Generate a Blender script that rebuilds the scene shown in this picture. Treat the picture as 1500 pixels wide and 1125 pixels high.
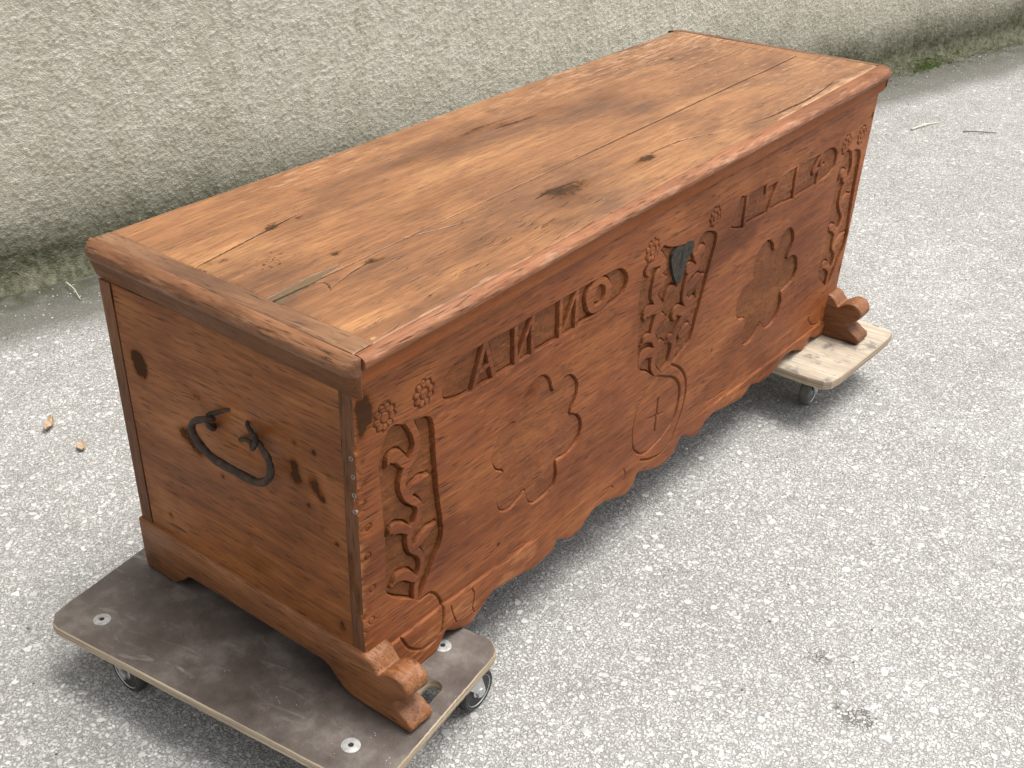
import bpy, bmesh, math, random
import numpy as np
from mathutils import Vector, Matrix

for o in list(bpy.data.objects):
    bpy.data.objects.remove(o, do_unlink=True)
scene = bpy.context.scene
COL = scene.collection
RAD = math.radians

# ------------------------------------------------------------------ camera
cam_d = bpy.data.cameras.new('camera')
cam = bpy.data.objects.new('camera', cam_d)
COL.objects.link(cam)
right = Vector((0.65245, -0.757771, -0.009595))
down = Vector((-0.436539, -0.365456, -0.822116))
fwd = Vector((0.619469, 0.540579, -0.569238))
M = Matrix((right, -down, -fwd)).transposed().to_4x4()
M.translation = Vector((-0.9056, -0.9055, 1.2049))
cam.matrix_world = M
cam_d.sensor_width = 36.0
cam_d.lens = 39.815
cam_d.shift_x = 0.08886
cam_d.shift_y = 0.09692
cam_d.clip_start = 0.05
cam_d.clip_end = 500.0
scene.camera = cam
scene.render.resolution_x = 1024
scene.render.resolution_y = 768

# ------------------------------------------------------------------ overcast daylight
SUN_EL, SUN_AZ = RAD(70), RAD(124)       # azimuth measured clockwise from +Y
world = bpy.data.worlds.new('World')
scene.world = world
world.use_nodes = True
wn, wl = world.node_tree.nodes, world.node_tree.links
bg = wn['Background']
sky = wn.new('ShaderNodeTexSky')
sky.sky_type = 'NISHITA'
sky.sun_disc = False
sky.sun_elevation = SUN_EL
sky.sun_rotation = SUN_AZ
sky.air_density = 1.0
sky.dust_density = 4.0
sky.ozone_density = 1.0
hs = wn.new('ShaderNodeHueSaturation')
hs.inputs['Saturation'].default_value = 0.10     # cloud cover: nearly white sky
wl.new(sky.outputs[0], hs.inputs['Color'])
wl.new(hs.outputs[0], bg.inputs['Color'])
bg.inputs['Strength'].default_value = 0.095
sd = bpy.data.lights.new('sun', 'SUN')
sd.energy = 1.5
sd.angle = RAD(32)
sd.color = (1.0, 0.955, 0.885)
sun = bpy.data.objects.new('sun', sd)
COL.objects.link(sun)
sdir = Vector((math.sin(SUN_AZ) * math.cos(SUN_EL), math.cos(SUN_AZ) * math.cos(SUN_EL), math.sin(SUN_EL)))
sun.rotation_euler = sdir.to_track_quat('Z', 'Y').to_euler()
sun.location = sdir * 20
vs = scene.view_settings
vs.view_transform = 'Standard'
vs.look = 'None'
vs.gamma = 1.0
vs.exposure = 1.36
vs.use_curve_mapping = False

# carving outlines on the chest front, (x, z) in metres
CARVE = {
 'scallop': [(0.119,-0.119),(0.144,-0.117),(0.163,-0.111),(0.176,-0.093),(0.188,-0.077),(0.207,-0.089),(0.25,-0.109),(0.272,-0.098),(0.295,-0.085),(0.317,-0.074),(0.378,-0.084),(0.445,-0.101),(0.475,-0.1),(0.502,-0.098),(0.513,-0.079),(0.562,-0.104),(0.593,-0.103),(0.614,-0.089),(0.638,-0.077),(0.673,-0.08),(0.758,-0.109),(0.778,-0.1),(0.788,-0.081),(0.792,-0.073),(0.879,-0.106),(0.921,-0.108),(0.944,-0.098),(0.955,-0.078),(0.966,-0.07),(1.025,-0.102),(1.046,-0.1),(1.063,-0.082),(1.095,-0.074),(1.216,-0.097),(1.246,-0.094),(1.263,-0.082),(1.276,-0.082),(1.33,-0.099),(1.363,-0.099),(1.393,-0.092),(1.433,-0.076),(1.478,-0.078),(1.542,-0.104),(1.558,-0.098),(1.575,-0.081),(1.62,-0.101),(1.683,-0.115),(1.716,-0.105)],
 'lvine_rec': [(0.114,0.368),(0.157,0.352),(0.166,0.283),(0.173,0.214),(0.183,0.126),(0.158,0.084),(0.131,0.04),(0.119,0.03),(0.11,0.04),(0.052,0.088),(0.051,0.143),(0.05,0.189),(0.049,0.223),(0.046,0.283),(0.044,0.319),(0.049,0.351),(0.064,0.375),(0.078,0.379),(0.095,0.371)],
 'lv_stem': [(0.105,0.376),(0.113,0.362),(0.123,0.341),(0.126,0.324),(0.121,0.31),(0.109,0.297),(0.098,0.286),(0.093,0.271),(0.097,0.25),(0.111,0.232),(0.126,0.217),(0.13,0.204),(0.122,0.184),(0.108,0.174),(0.105,0.157),(0.11,0.14),(0.127,0.123),(0.135,0.106),(0.132,0.088),(0.123,0.074),(0.118,0.058),(0.118,0.036)],
 'lv_l1': [(0.106,0.294),(0.097,0.306),(0.083,0.323),(0.067,0.324),(0.062,0.315)],
 'lv_l2': [(0.103,0.245),(0.114,0.249),(0.131,0.256),(0.151,0.256)],
 'lv_l3': [(0.111,0.172),(0.087,0.193),(0.068,0.199),(0.061,0.194)],
 'lv_l4': [(0.113,0.137),(0.133,0.145),(0.15,0.153),(0.168,0.157)],
 'lv_l5': [(0.12,0.073),(0.098,0.096),(0.078,0.103),(0.064,0.095)],
 'lv_f1': [(0.105,0.373),(0.08,0.388)],
 'lv_f2': [(0.106,0.374),(0.118,0.385),(0.126,0.387)],
 'anno': [(0.184,0.372),(0.2,0.362),(0.245,0.355),(0.311,0.355),(0.353,0.354),(0.41,0.355),(0.47,0.353),(0.516,0.353),(0.564,0.356),(0.643,0.357),(0.667,0.366),(0.677,0.385),(0.669,0.402),(0.643,0.418),(0.573,0.422),(0.47,0.423),(0.397,0.423),(0.348,0.422),(0.285,0.425),(0.215,0.422),(0.187,0.407),(0.181,0.39)],
 'A1': [(0.282,0.424),(0.254,0.352)],
 'A2': [(0.283,0.423),(0.306,0.355)],
 'A3': [(0.269,0.378),(0.278,0.378),(0.291,0.383)],
 'N1a': [(0.357,0.42),(0.361,0.35)],
 'N1b': [(0.366,0.361),(0.398,0.417)],
 'N1c': [(0.401,0.421),(0.404,0.349)],
 'N2a': [(0.476,0.421),(0.481,0.349)],
 'N2b': [(0.488,0.363),(0.518,0.417)],
 'N2c': [(0.522,0.421),(0.526,0.35)],
 'Oo': [(0.573,0.42),(0.556,0.41),(0.548,0.397),(0.555,0.376),(0.569,0.362),(0.586,0.358),(0.605,0.358),(0.62,0.368),(0.628,0.382),(0.623,0.399),(0.606,0.415),(0.589,0.421)],
 'Oi': [(0.583,0.405),(0.575,0.392),(0.575,0.378),(0.586,0.371),(0.6,0.374),(0.607,0.386),(0.605,0.398),(0.593,0.406)],
 'y1714': [(1.054,0.359),(1.097,0.345),(1.119,0.349),(1.197,0.346),(1.252,0.347),(1.317,0.341),(1.373,0.341),(1.425,0.341),(1.488,0.344),(1.516,0.357),(1.521,0.376),(1.513,0.394),(1.486,0.407),(1.434,0.408),(1.314,0.411),(1.245,0.409),(1.181,0.412),(1.101,0.413),(1.071,0.417),(1.054,0.39),(1.047,0.364)],
 'd1': [(1.103,0.414),(1.109,0.344)],
 'd7a': [(1.188,0.394),(1.185,0.407),(1.252,0.406)],
 'd7b': [(1.246,0.405),(1.235,0.394),(1.208,0.346)],
 'd1b': [(1.322,0.411),(1.327,0.339)],
 'd4a': [(1.44,0.409),(1.409,0.376)],
 'd4b': [(1.411,0.372),(1.46,0.374)],
 'd4c': [(1.442,0.401),(1.436,0.337)],
 'ros1': [(0.421,0.306),(0.441,0.302),(0.458,0.286),(0.468,0.262),(0.479,0.26),(0.499,0.272),(0.52,0.269),(0.538,0.252),(0.545,0.233),(0.539,0.211),(0.527,0.19),(0.547,0.179),(0.563,0.16),(0.566,0.139),(0.555,0.118),(0.526,0.105),(0.494,0.107),(0.497,0.082),(0.49,0.058),(0.467,0.05),(0.431,0.049),(0.415,0.06),(0.406,0.077),(0.401,0.092),(0.387,0.085),(0.364,0.077),(0.341,0.081),(0.327,0.095),(0.322,0.115),(0.325,0.133),(0.339,0.161),(0.321,0.174),(0.307,0.194),(0.306,0.213),(0.314,0.233),(0.336,0.249),(0.357,0.252),(0.372,0.247),(0.375,0.265),(0.388,0.289),(0.406,0.302)],
 'ros2': [(1.199,0.27),(1.218,0.277),(1.24,0.277),(1.262,0.263),(1.273,0.245),(1.287,0.245),(1.3,0.264),(1.319,0.273),(1.34,0.272),(1.36,0.256),(1.369,0.231),(1.35,0.201),(1.381,0.197),(1.406,0.18),(1.415,0.151),(1.4,0.127),(1.356,0.116),(1.362,0.093),(1.357,0.074),(1.339,0.051),(1.302,0.047),(1.273,0.071),(1.264,0.065),(1.237,0.046),(1.206,0.045),(1.189,0.057),(1.182,0.08),(1.186,0.115),(1.156,0.126),(1.134,0.147),(1.131,0.173),(1.145,0.195),(1.179,0.202),(1.196,0.201),(1.183,0.225),(1.184,0.252)],
 'cen_rec': [(0.944,0.388),(0.994,0.366),(0.982,0.306),(0.968,0.254),(0.955,0.208),(0.942,0.164),(0.911,0.148),(0.88,0.137),(0.848,0.132),(0.823,0.131),(0.783,0.159),(0.75,0.18),(0.736,0.23),(0.723,0.325),(0.722,0.376),(0.733,0.391),(0.76,0.392),(0.788,0.411),(0.821,0.398),(0.902,0.383)],
 'cl_stem': [(0.767,0.403),(0.795,0.378),(0.795,0.364),(0.781,0.356),(0.777,0.343),(0.774,0.331),(0.777,0.318),(0.799,0.294),(0.804,0.279),(0.797,0.267),(0.791,0.25),(0.79,0.233),(0.804,0.212),(0.812,0.194),(0.803,0.178),(0.808,0.157),(0.831,0.131)],
 'cl_1': [(0.79,0.379),(0.761,0.387),(0.747,0.377),(0.751,0.365)],
 'cl_2': [(0.799,0.28),(0.773,0.291),(0.755,0.287),(0.755,0.278)],
 'cl_3': [(0.808,0.19),(0.774,0.203),(0.754,0.197),(0.752,0.18)],
 'cl_4': [(0.785,0.323),(0.798,0.34),(0.818,0.34)],
 'cl_5': [(0.797,0.245),(0.811,0.259),(0.834,0.254)],
 'cr_stem': [(0.955,0.402),(0.921,0.388),(0.909,0.374),(0.917,0.355),(0.932,0.334),(0.928,0.322),(0.909,0.317),(0.899,0.304),(0.896,0.287),(0.897,0.271),(0.916,0.247),(0.917,0.233),(0.9,0.227),(0.888,0.215),(0.876,0.199),(0.875,0.173),(0.868,0.146),(0.848,0.132)],
 'cr_1': [(0.926,0.32),(0.898,0.331),(0.904,0.316)],
 'cr_2': [(0.912,0.233),(0.879,0.251),(0.865,0.246),(0.871,0.234)],
 'cr_4': [(0.907,0.285),(0.932,0.295),(0.963,0.295)],
 'cr_5': [(0.899,0.19),(0.921,0.196),(0.937,0.193)],
 'cen_mid': [(0.82,0.297),(0.836,0.309),(0.864,0.305)],
 'med_out': [(0.88,0.135),(0.914,0.113),(0.94,0.085),(0.952,0.054),(0.953,0.026),(0.946,-0.002),(0.934,-0.028),(0.915,-0.059),(0.883,-0.07),(0.839,-0.064),(0.798,-0.046)],
 'med_in': [(0.824,0.131),(0.791,0.118),(0.768,0.095),(0.757,0.07),(0.755,0.037),(0.763,0.003),(0.782,-0.022),(0.813,-0.038),(0.855,-0.035),(0.89,-0.025),(0.917,-0.007),(0.928,0.019),(0.929,0.052),(0.919,0.076),(0.897,0.098),(0.864,0.115)],
 'crs1': [(0.844,0.075),(0.846,-0.002)],
 'crs2': [(0.81,0.043),(0.87,0.03)],
 'disc1': [(0.128,0.029),(0.152,0.027),(0.17,0.007),(0.179,-0.015),(0.18,-0.039),(0.175,-0.065),(0.163,-0.075),(0.138,-0.078),(0.117,-0.069),(0.093,-0.048),(0.077,-0.018)],
 'disc2': [(1.545,-0.017),(1.56,-0.036),(1.586,-0.053),(1.625,-0.057),(1.625,-0.021)],
 'heart': [(0.864,0.385),(0.851,0.392),(0.831,0.388),(0.822,0.378),(0.826,0.36),(0.841,0.332),(0.857,0.313),(0.87,0.318),(0.878,0.336),(0.884,0.356),(0.899,0.366),(0.902,0.38),(0.893,0.387),(0.875,0.39)],
}
# ------------------------------------------------------------------ numbers of the place (metres)
L, D, H = 1.70, 0.548, 0.464          # chest body: length, depth, lid underside
ZT = 0.5236                           # lid top
ZF = -0.104                           # underside of the chest feet = dolly decks
ZG = -0.232                           # ground
rng = np.random.default_rng(7)
random.seed(7)

# ------------------------------------------------------------------ helpers
_tab = rng.random((256, 256))

def vnoise(x, y, s=0):
    x = np.asarray(x, float) + 37.3 * s
    y = np.asarray(y, float) + 91.7 * s
    xi, yi = np.floor(x).astype(int), np.floor(y).astype(int)
    fx, fy = x - xi, y - yi
    fx, fy = fx * fx * (3 - 2 * fx), fy * fy * (3 - 2 * fy)
    a, b = _tab[yi % 256, xi % 256], _tab[yi % 256, (xi + 1) % 256]
    c, d = _tab[(yi + 1) % 256, xi % 256], _tab[(yi + 1) % 256, (xi + 1) % 256]
    return (a * (1 - fx) + b * fx) * (1 - fy) + (c * (1 - fx) + d * fx) * fy

def fbm(x, y, s=0, n=4):
    r, a, t = 0, 1.0, 0
    for k in range(n):
        r = r + a * vnoise(x * 2 ** k, y * 2 ** k, s + k)
        t += a
        a *= 0.5
    return r / t

def sstep(t):
    t = np.clip(t, 0, 1)
    return t * t * (3 - 2 * t)

def catmull(pts, n=5, closed=False):
    p = np.array(pts, float)
    if len(p) < 3:
        return p
    if closed:
        q = np.vstack([p[-1:], p, p[:2]])
    else:
        q = np.vstack([2 * p[:1] - p[1:2], p, 2 * p[-1:] - p[-2:-1]])
    out = []
    for i in range(1, len(q) - 2):
        a, b, c, d = q[i - 1], q[i], q[i + 1], q[i + 2]
        for k in range(n):
            t = k / n
            out.append(0.5 * (2 * b + (c - a) * t + (2 * a - 5 * b + 4 * c - d) * t * t + (3 * b - a - 3 * c + d) * t ** 3))
    if not closed:
        out.append(p[-1])
    return np.array(out)

def line_dist(X, Z, pts):
    """distance to a polyline and the position along it (0..1)"""
    p = np.array(pts, float)
    best = np.full(X.shape, 9.0)
    par = np.zeros(X.shape)
    n = len(p) - 1
    for i in range(n):
        a, b = p[i], p[i + 1]
        d = b - a
        l2 = max(d @ d, 1e-12)
        t = np.clip(((X - a[0]) * d[0] + (Z - a[1]) * d[1]) / l2, 0, 1)
        ds = np.hypot(X - a[0] - t * d[0], Z - a[1] - t * d[1])
        m = ds < best
        best = np.where(m, ds, best)
        par = np.where(m, (i + t) / n, par)
    return best, par

def poly_sdf(X, Z, pts):
    p = np.array(pts, float)
    d, _ = line_dist(X, Z, np.vstack([p, p[:1]]))
    ins = np.zeros(X.shape, bool)
    j = len(p) - 1
    for i in range(len(p)):
        x1, z1, x2, z2 = p[i][0], p[i][1], p[j][0], p[j][1]
        c = ((z1 > Z) != (z2 > Z)) & (X < (x2 - x1) * (Z - z1) / ((z2 - z1) or 1e-12) + x1)
        ins ^= c
        j = i
    return np.where(ins, -d, d)

def link(o, parent=None):
    COL.objects.link(o)
    if parent is not None:
        o.parent = parent
    return o

def tag(o, label=None, cat=None, group=None, kind=None):
    if label: o['label'] = label
    if cat: o['category'] = cat
    if group: o['group'] = group
    if kind: o['kind'] = kind
    return o

def empty(name, loc, rz=0.0):
    o = bpy.data.objects.new(name, None)
    o.empty_display_size = 0.05
    o.location = loc
    o.rotation_euler = (0, 0, rz)
    COL.objects.link(o)
    return o

def np_mesh(name, V, Q, attrs=None, normals=None):
    """mesh from numpy vertices (n,3) and quads (m,4)"""
    me = bpy.data.meshes.new(name)
    V = np.ascontiguousarray(V, np.float32)
    Q = np.ascontiguousarray(Q, np.int32)
    me.vertices.add(len(V))
    me.vertices.foreach_set('co', V.ravel())
    k = Q.shape[1]
    me.loops.add(Q.size)
    me.loops.foreach_set('vertex_index', Q.ravel())
    me.polygons.add(len(Q))
    me.polygons.foreach_set('loop_start', np.arange(0, Q.size, k, dtype=np.int32))
    me.polygons.foreach_set('use_smooth', np.ones(len(Q), bool))
    for a, val in (attrs or {}).items():
        at = me.attributes.new(a, 'FLOAT', 'POINT')
        at.data.foreach_set('value', np.ascontiguousarray(val, np.float32))
    me.update(calc_edges=True)
    me.validate()
    if normals is not None:
        me.normals_split_custom_set_from_vertices(np.ascontiguousarray(normals, np.float32))
    return me

def obj(name, me, mat, parent=None, offset=True):
    o = bpy.data.objects.new(name, me)
    for m in (mat if isinstance(mat, (list, tuple)) else [mat]):
        me.materials.append(m)
    link(o, parent)
    if parent is not None and offset and parent.type == 'EMPTY':
        o.location = -Vector(parent.location)     # mesh data is in world coordinates
    return o

def grid_quads(ny, nx):
    i = np.arange(ny * nx).reshape(ny, nx)
    return np.stack([i[:-1, :-1], i[:-1, 1:], i[1:, 1:], i[1:, :-1]], -1)

def grid_normals(P):
    du = np.gradient(P, axis=1)
    dv = np.gradient(P, axis=0)
    n = np.cross(du, dv)
    return n / (np.linalg.norm(n, axis=-1, keepdims=True) + 1e-12)

def split_grid(P, lab, ids, attrs, crisp=False):
    """yield (id, mesh) for the faces of each id; all pieces share borders and normals"""
    ny, nx = P.shape[:2]
    Q = grid_quads(ny, nx).reshape(-1, 4)
    lab = lab.ravel()
    V = P.reshape(-1, 3)
    N = grid_normals(P).reshape(-1, 3)
    for i, name in ids:
        q = Q[lab == i]
        if not len(q):
            continue
        u, inv = np.unique(q.ravel(), return_inverse=True)
        me = np_mesh(name, V[u], inv.reshape(-1, 4), {a: v.ravel()[u] for a, v in attrs.items()}, None if crisp else N[u])
        if crisp:
            me.polygons.foreach_set('use_smooth', np.zeros(len(q), bool))
        yield i, me

def bm_obj(name, bm, mat, parent=None, smooth=False, bevel=0.0, seg=2, offset=True):
    if bevel:
        bmesh.ops.bevel(bm, geom=[e for e in bm.edges if e.is_manifold and e.calc_face_angle(0) > 0.5],
                        offset=bevel, segments=seg, profile=0.6, affect='EDGES', clamp_overlap=True)
    bmesh.ops.recalc_face_normals(bm, faces=bm.faces)
    me = bpy.data.meshes.new(name)
    bm.to_mesh(me)
    bm.free()
    if smooth:
        me.polygons.foreach_set('use_smooth', np.ones(len(me.polygons), bool))
        try:
            me.set_sharp_from_angle(angle=RAD(40))
        except Exception:
            pass
    return obj(name, me, mat, parent, offset)

def bm_box(bm, x0, x1, y0, y1, z0, z1, mi=0):
    v = [bm.verts.new((x, y, z)) for z in (z0, z1) for x, y in ((x0, y0), (x1, y0), (x1, y1), (x0, y1))]
    for f in ((3, 2, 1, 0), (4, 5, 6, 7), (0, 1, 5, 4), (1, 2, 6, 5), (2, 3, 7, 6), (3, 0, 4, 7)):
        bm.faces.new([v[i] for i in f]).material_index = mi

def bm_prism(bm, poly, axis, a0, a1):
    """extrude a 2D outline along an axis; axis 0: (y,z), 1: (x,z), 2: (x,y)"""
    def p(c, a):
        return {0: (a, c[0], c[1]), 1: (c[0], a, c[1]), 2: (c[0], c[1], a)}[axis]
    A = [bm.verts.new(p(c, a0)) for c in poly]
    B = [bm.verts.new(p(c, a1)) for c in poly]
    n = len(poly)
    for i in range(n):
        bm.faces.new((A[i], A[(i + 1) % n], B[(i + 1) % n], B[i]))
    bm.faces.new(A[::-1])
    bm.faces.new(B)

def tube_mesh(name, pts, rad, seg=10, rough=0.0):
    p = np.array(pts, float)
    n = len(p)
    r = np.full(n, rad) if np.isscalar(rad) else np.array(rad, float)
    t = np.gradient(p, axis=0)
    t /= np.linalg.norm(t, axis=1, keepdims=True) + 1e-12
    ref = np.array([0.3, 0.2, 0.93])
    V = []
    for i in range(n):
        a = np.cross(t[i], ref)
        a /= np.linalg.norm(a) + 1e-12
        b = np.cross(t[i], a)
        for k in range(seg):
            w = 2 * math.pi * k / seg
            rr = r[i] * (1 + rough * (rng.random() - 0.5))
            V.append(p[i] + rr * (math.cos(w) * a + math.sin(w) * b))
    V = np.array(V)
    idx = np.arange(n * seg).reshape(n, seg)
    Q = np.stack([idx[:-1], np.roll(idx[:-1], -1, 1), np.roll(idx[1:], -1, 1), idx[1:]], -1).reshape(-1, 4)
    me = bpy.data.meshes.new(name)
    F = [tuple(map(int, q)) for q in Q] + [tuple(map(int, idx[0][::-1])), tuple(map(int, idx[-1]))]
    me.from_pydata([tuple(v) for v in V], [], F)
    me.polygons.foreach_set('use_smooth', np.ones(len(me.polygons), bool))
    me.update()
    return me

def bm_lathe(bm, prof, c, ax, seg=32):
    """revolve (radius, offset) about a horizontal axis direction ax through c"""
    ax = Vector(ax).normalized()
    u = Vector((0, 0, 1))
    w = ax.cross(u).normalized()
    u = w.cross(ax)
    rings = []
    for r, o in prof:
        rings.append([bm.verts.new(Vector(c) + ax * o + (u * math.cos(2 * math.pi * k / seg) + w * math.sin(2 * math.pi * k / seg)) * r) for k in range(seg)])
    for a, b in zip(rings[:-1], rings[1:]):
        for k in range(seg):
            bm.faces.new((a[k], a[(k + 1) % seg], b[(k + 1) % seg], b[k]))
    if prof[0][0] > 1e-4: bm.faces.new(rings[0][::-1])
    if prof[-1][0] > 1e-4: bm.faces.new(rings[-1])

# ------------------------------------------------------------------ materials
class NT:
    def __init__(s, name):
        s.m = bpy.data.materials.new(name)
        s.m.use_nodes = True
        s.t = s.m.node_tree
        s.b = s.t.nodes['Principled BSDF']
        s.pos = s.n('ShaderNodeNewGeometry').outputs['Position']
    def n(s, typ, ins=None, **kw):
        x = s.t.nodes.new(typ)
        for k, v in kw.items():
            setattr(x, k, v)
        for k, v in (ins or {}).items():
            s.set(x.inputs[k], v)
        return x
    def set(s, sock, v):
        if hasattr(v, 'links') or hasattr(v, 'is_output'):
            s.t.links.new(v, sock)
        else:
            sock.default_value = v
    def math(s, op, a, b=0.0, clamp=False):
        x = s.n('ShaderNodeMath', operation=op, use_clamp=clamp)
        s.set(x.inputs[0], a); s.set(x.inputs[1], b)
        return x.outputs[0]
    def mul(s, a, b): return s.math('MULTIPLY', a, b)
    def add(s, a, b): return s.math('ADD', a, b)
    def scale(s, v, sc):
        x = s.n('ShaderNodeMapping')
        s.set(x.inputs['Vector'], v)
        x.inputs['Scale'].default_value = sc
        return x.outputs[0]
    def noise(s, v, scale, detail=4, rough=0.55, dist=0.0):
        return s.n('ShaderNodeTexNoise', {'Vector': v, 'Scale': scale, 'Detail': detail, 'Roughness': rough, 'Distortion': dist})
    def vor(s, v, scale, feature='F1', rnd=1.0):
        return s.n('ShaderNodeTexVoronoi', {'Vector': v, 'Scale': scale, 'Randomness': rnd}, feature=feature)
    def ramp(s, f, stops, interp='LINEAR'):
        x = s.n('ShaderNodeValToRGB')
        x.color_ramp.interpolation = interp
        e = x.color_ramp.elements
        while len(e) < len(stops): e.new(0.5)
        for k, (p, c) in enumerate(stops):
            e[k].position = p
            e[k].color = (*c, 1) if len(c) == 3 else c
        s.set(x.inputs[0], f)
        return x.outputs[0]
    def rng(s, v, a, b, c=0.0, d=1.0):
        x = s.n('ShaderNodeMapRange', {'From Min': a, 'From Max': b, 'To Min': c, 'To Max': d})
        s.set(x.inputs['Value'], v)
        return x.outputs[0]
    def mix(s, f, a, b, mode='MIX'):
        x = s.n('ShaderNodeMix', data_type='RGBA', blend_type=mode)
        s.set(x.inputs[0], f)
        for sock, v in ((x.inputs[6], a), (x.inputs[7], b)):
            if isinstance(v, tuple): v = (*v, 1) if len(v) == 3 else v
            s.set(sock, v)
        return x.outputs[2]
    def attr(s, name):
        return s.n('ShaderNodeAttribute', attribute_name=name).outputs['Fac']
    def out(s, col=None, rough=None, bump=None, strength=0.3, dist=0.002, metal=None, spec=None):
        if col is not None: s.set(s.b.inputs['Base Color'], (*col, 1) if isinstance(col, tuple) else col)
        if rough is not None: s.set(s.b.inputs['Roughness'], rough)
        if metal is not None: s.set(s.b.inputs['Metallic'], metal)
        if spec is not None: s.set(s.b.inputs['Specular IOR Level'], spec)
        if bump is not None:
            b = s.n('ShaderNodeBump', {'Strength': strength, 'Distance': dist})
            s.set(b.inputs['Height'], bump)
            s.t.links.new(b.outputs[0], s.b.inputs['Normal'])
        return s.m

def wood(name, axis, dark, mid, light, rough=0.5, figure=1.0, seed=0.0, stain_col=(0.045, 0.03, 0.02),
         tone_col=(0.12, 0.075, 0.035), wear_sheen_col=(0.42, 0.24, 0.16), patch=0.5, pores=0.8, spec=0.35, attrs=True):
    n = NT(name)
    off = n.n('ShaderNodeVectorMath', operation='ADD')
    n.set(off.inputs[0], n.pos)
    off.inputs[1].default_value = (seed, seed * 1.7, seed * 0.6)
    p = off.outputs[0]
    def sc(along, across):
        v = [across] * 3
        v[axis] = along
        return tuple(v)
    warp = n.noise(p, 2.2, 1)
    wv = n.n('ShaderNodeVectorMath', operation='MULTIPLY_ADD')
    n.set(wv.inputs[0], warp.outputs['Color'])
    wv.inputs[1].default_value = tuple(0.0 if k == axis else 0.035 for k in range(3))
    n.set(wv.inputs[2], p)
    q = wv.outputs[0]
    broad = n.noise(n.scale(q, sc(2.4, 7.0)), 1.0, 4, 0.62, 0.5).outputs[0]
    rings = n.noise(n.scale(q, sc(1.6, 46.0)), 1.0, 2, 0.5, 0.8).outputs[0]
    fine = n.noise(n.scale(q, sc(9.0, 230.0)), 1.0, 2, 0.6).outputs[0]
    pore = n.noise(n.scale(q, sc(26.0, 420.0)), 1.0, 1, 0.5).outputs[0]
    blot = n.noise(n.scale(p, sc(3.2, 6.0)), 1.0, 4, 0.68, 0.3).outputs[0]
    f = n.add(n.add(n.mul(broad, 0.55 * figure), n.mul(rings, 0.22)), n.add(n.mul(fine, 0.36), 0.5 - 0.5 * (0.55 * figure + 0.58)))
    col = n.ramp(f, [(0.30, dark), (0.5, mid), (0.70, light)])
    col = n.mix(n.rng(blot, 0.42, 0.68, 0, patch), col, (0.50, 0.47, 0.46), 'MULTIPLY')
    pm = n.rng(pore, 0.60, 0.70, 0.0, pores)
    col = n.mix(pm, col, tuple(c * 0.35 for c in dark))
    rgh = n.rng(blot, 0.3, 0.7, rough - 0.08, rough + 0.12)
    if attrs:
        brk = n.noise(p, 110.0, 3, 0.7).outputs[0]
        brk2 = n.noise(n.scale(q, sc(20.0, 120.0)), 1.0, 2, 0.65).outputs[0]
        t = n.attr('tone')
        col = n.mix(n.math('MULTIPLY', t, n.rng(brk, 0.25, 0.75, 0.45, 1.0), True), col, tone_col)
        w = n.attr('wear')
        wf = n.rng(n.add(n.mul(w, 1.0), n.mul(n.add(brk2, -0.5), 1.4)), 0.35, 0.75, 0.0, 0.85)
        col = n.mix(n.math('MULTIPLY', wf, n.rng(w, 0.02, 0.2), True), col, wear_sheen_col)
        s = n.attr('stain')
        soft = n.math('MULTIPLY', n.math('MINIMUM', s, 0.75), n.rng(brk2, 0.3, 0.7, 0.5, 1.15), True)
        col = n.mix(n.mul(soft, 0.75), col, tuple(0.5 * a + 0.5 * c for a, c in zip(stain_col, dark)))
        sf = n.rng(n.add(s, n.mul(n.add(brk, -0.5), 1.8)), 0.48, 0.72, 0.0, 0.86)
        col = n.mix(n.math('MULTIPLY', sf, n.rng(s, 0.25, 0.45), True), col, stain_col)
        spec = n.rng(n.math('MAXIMUM', s, n.mul(t, 0.5)), 0.1, 0.6, spec, 0.03)
        rgh = n.math('MAXIMUM', rgh, n.rng(s, 0.1, 0.6, 0.0, 0.9))
    hgt = n.add(n.add(n.mul(fine, 0.5), n.mul(rings, 0.25)), n.mul(pm, -0.6))
    return n.out(col, rgh, hgt, 0.35, 0.0012, spec=spec)

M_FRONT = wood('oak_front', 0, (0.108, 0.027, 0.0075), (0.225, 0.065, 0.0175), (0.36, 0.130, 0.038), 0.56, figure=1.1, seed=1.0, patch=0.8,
               tone_col=(0.115, 0.048, 0.018), stain_col=(0.045, 0.024, 0.014), wear_sheen_col=(0.40, 0.165, 0.062), spec=0.25)
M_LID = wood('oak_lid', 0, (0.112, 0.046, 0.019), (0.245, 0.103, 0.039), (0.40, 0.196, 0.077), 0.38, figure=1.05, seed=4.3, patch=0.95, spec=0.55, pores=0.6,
             stain_col=(0.045, 0.030, 0.021), wear_sheen_col=(0.44, 0.26, 0.15), tone_col=(0.115, 0.092, 0.055))
M_LIDEND = wood('oak_lid_end', 1, (0.10, 0.045, 0.020), (0.19, 0.090, 0.042), (0.28, 0.150, 0.075), 0.5, seed=7.1, patch=0.7, spec=0.4, wear_sheen_col=(0.32, 0.19, 0.115))
M_NOSE = wood('oak_nosing', 0, (0.130, 0.046, 0.019), (0.240, 0.093, 0.040), (0.35, 0.165, 0.085), 0.52, seed=9.4, patch=0.7,
              wear_sheen_col=(0.40, 0.23, 0.145), spec=0.25, tone_col=(0.23, 0.068, 0.020))
M_NOSEY = wood('oak_end_nosing', 1, (0.09, 0.037, 0.016), (0.185, 0.078, 0.034), (0.29, 0.142, 0.072), 0.5, seed=11.4, patch=0.7, wear_sheen_col=(0.33, 0.185, 0.11), tone_col=(0.105, 0.042, 0.016))
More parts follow.
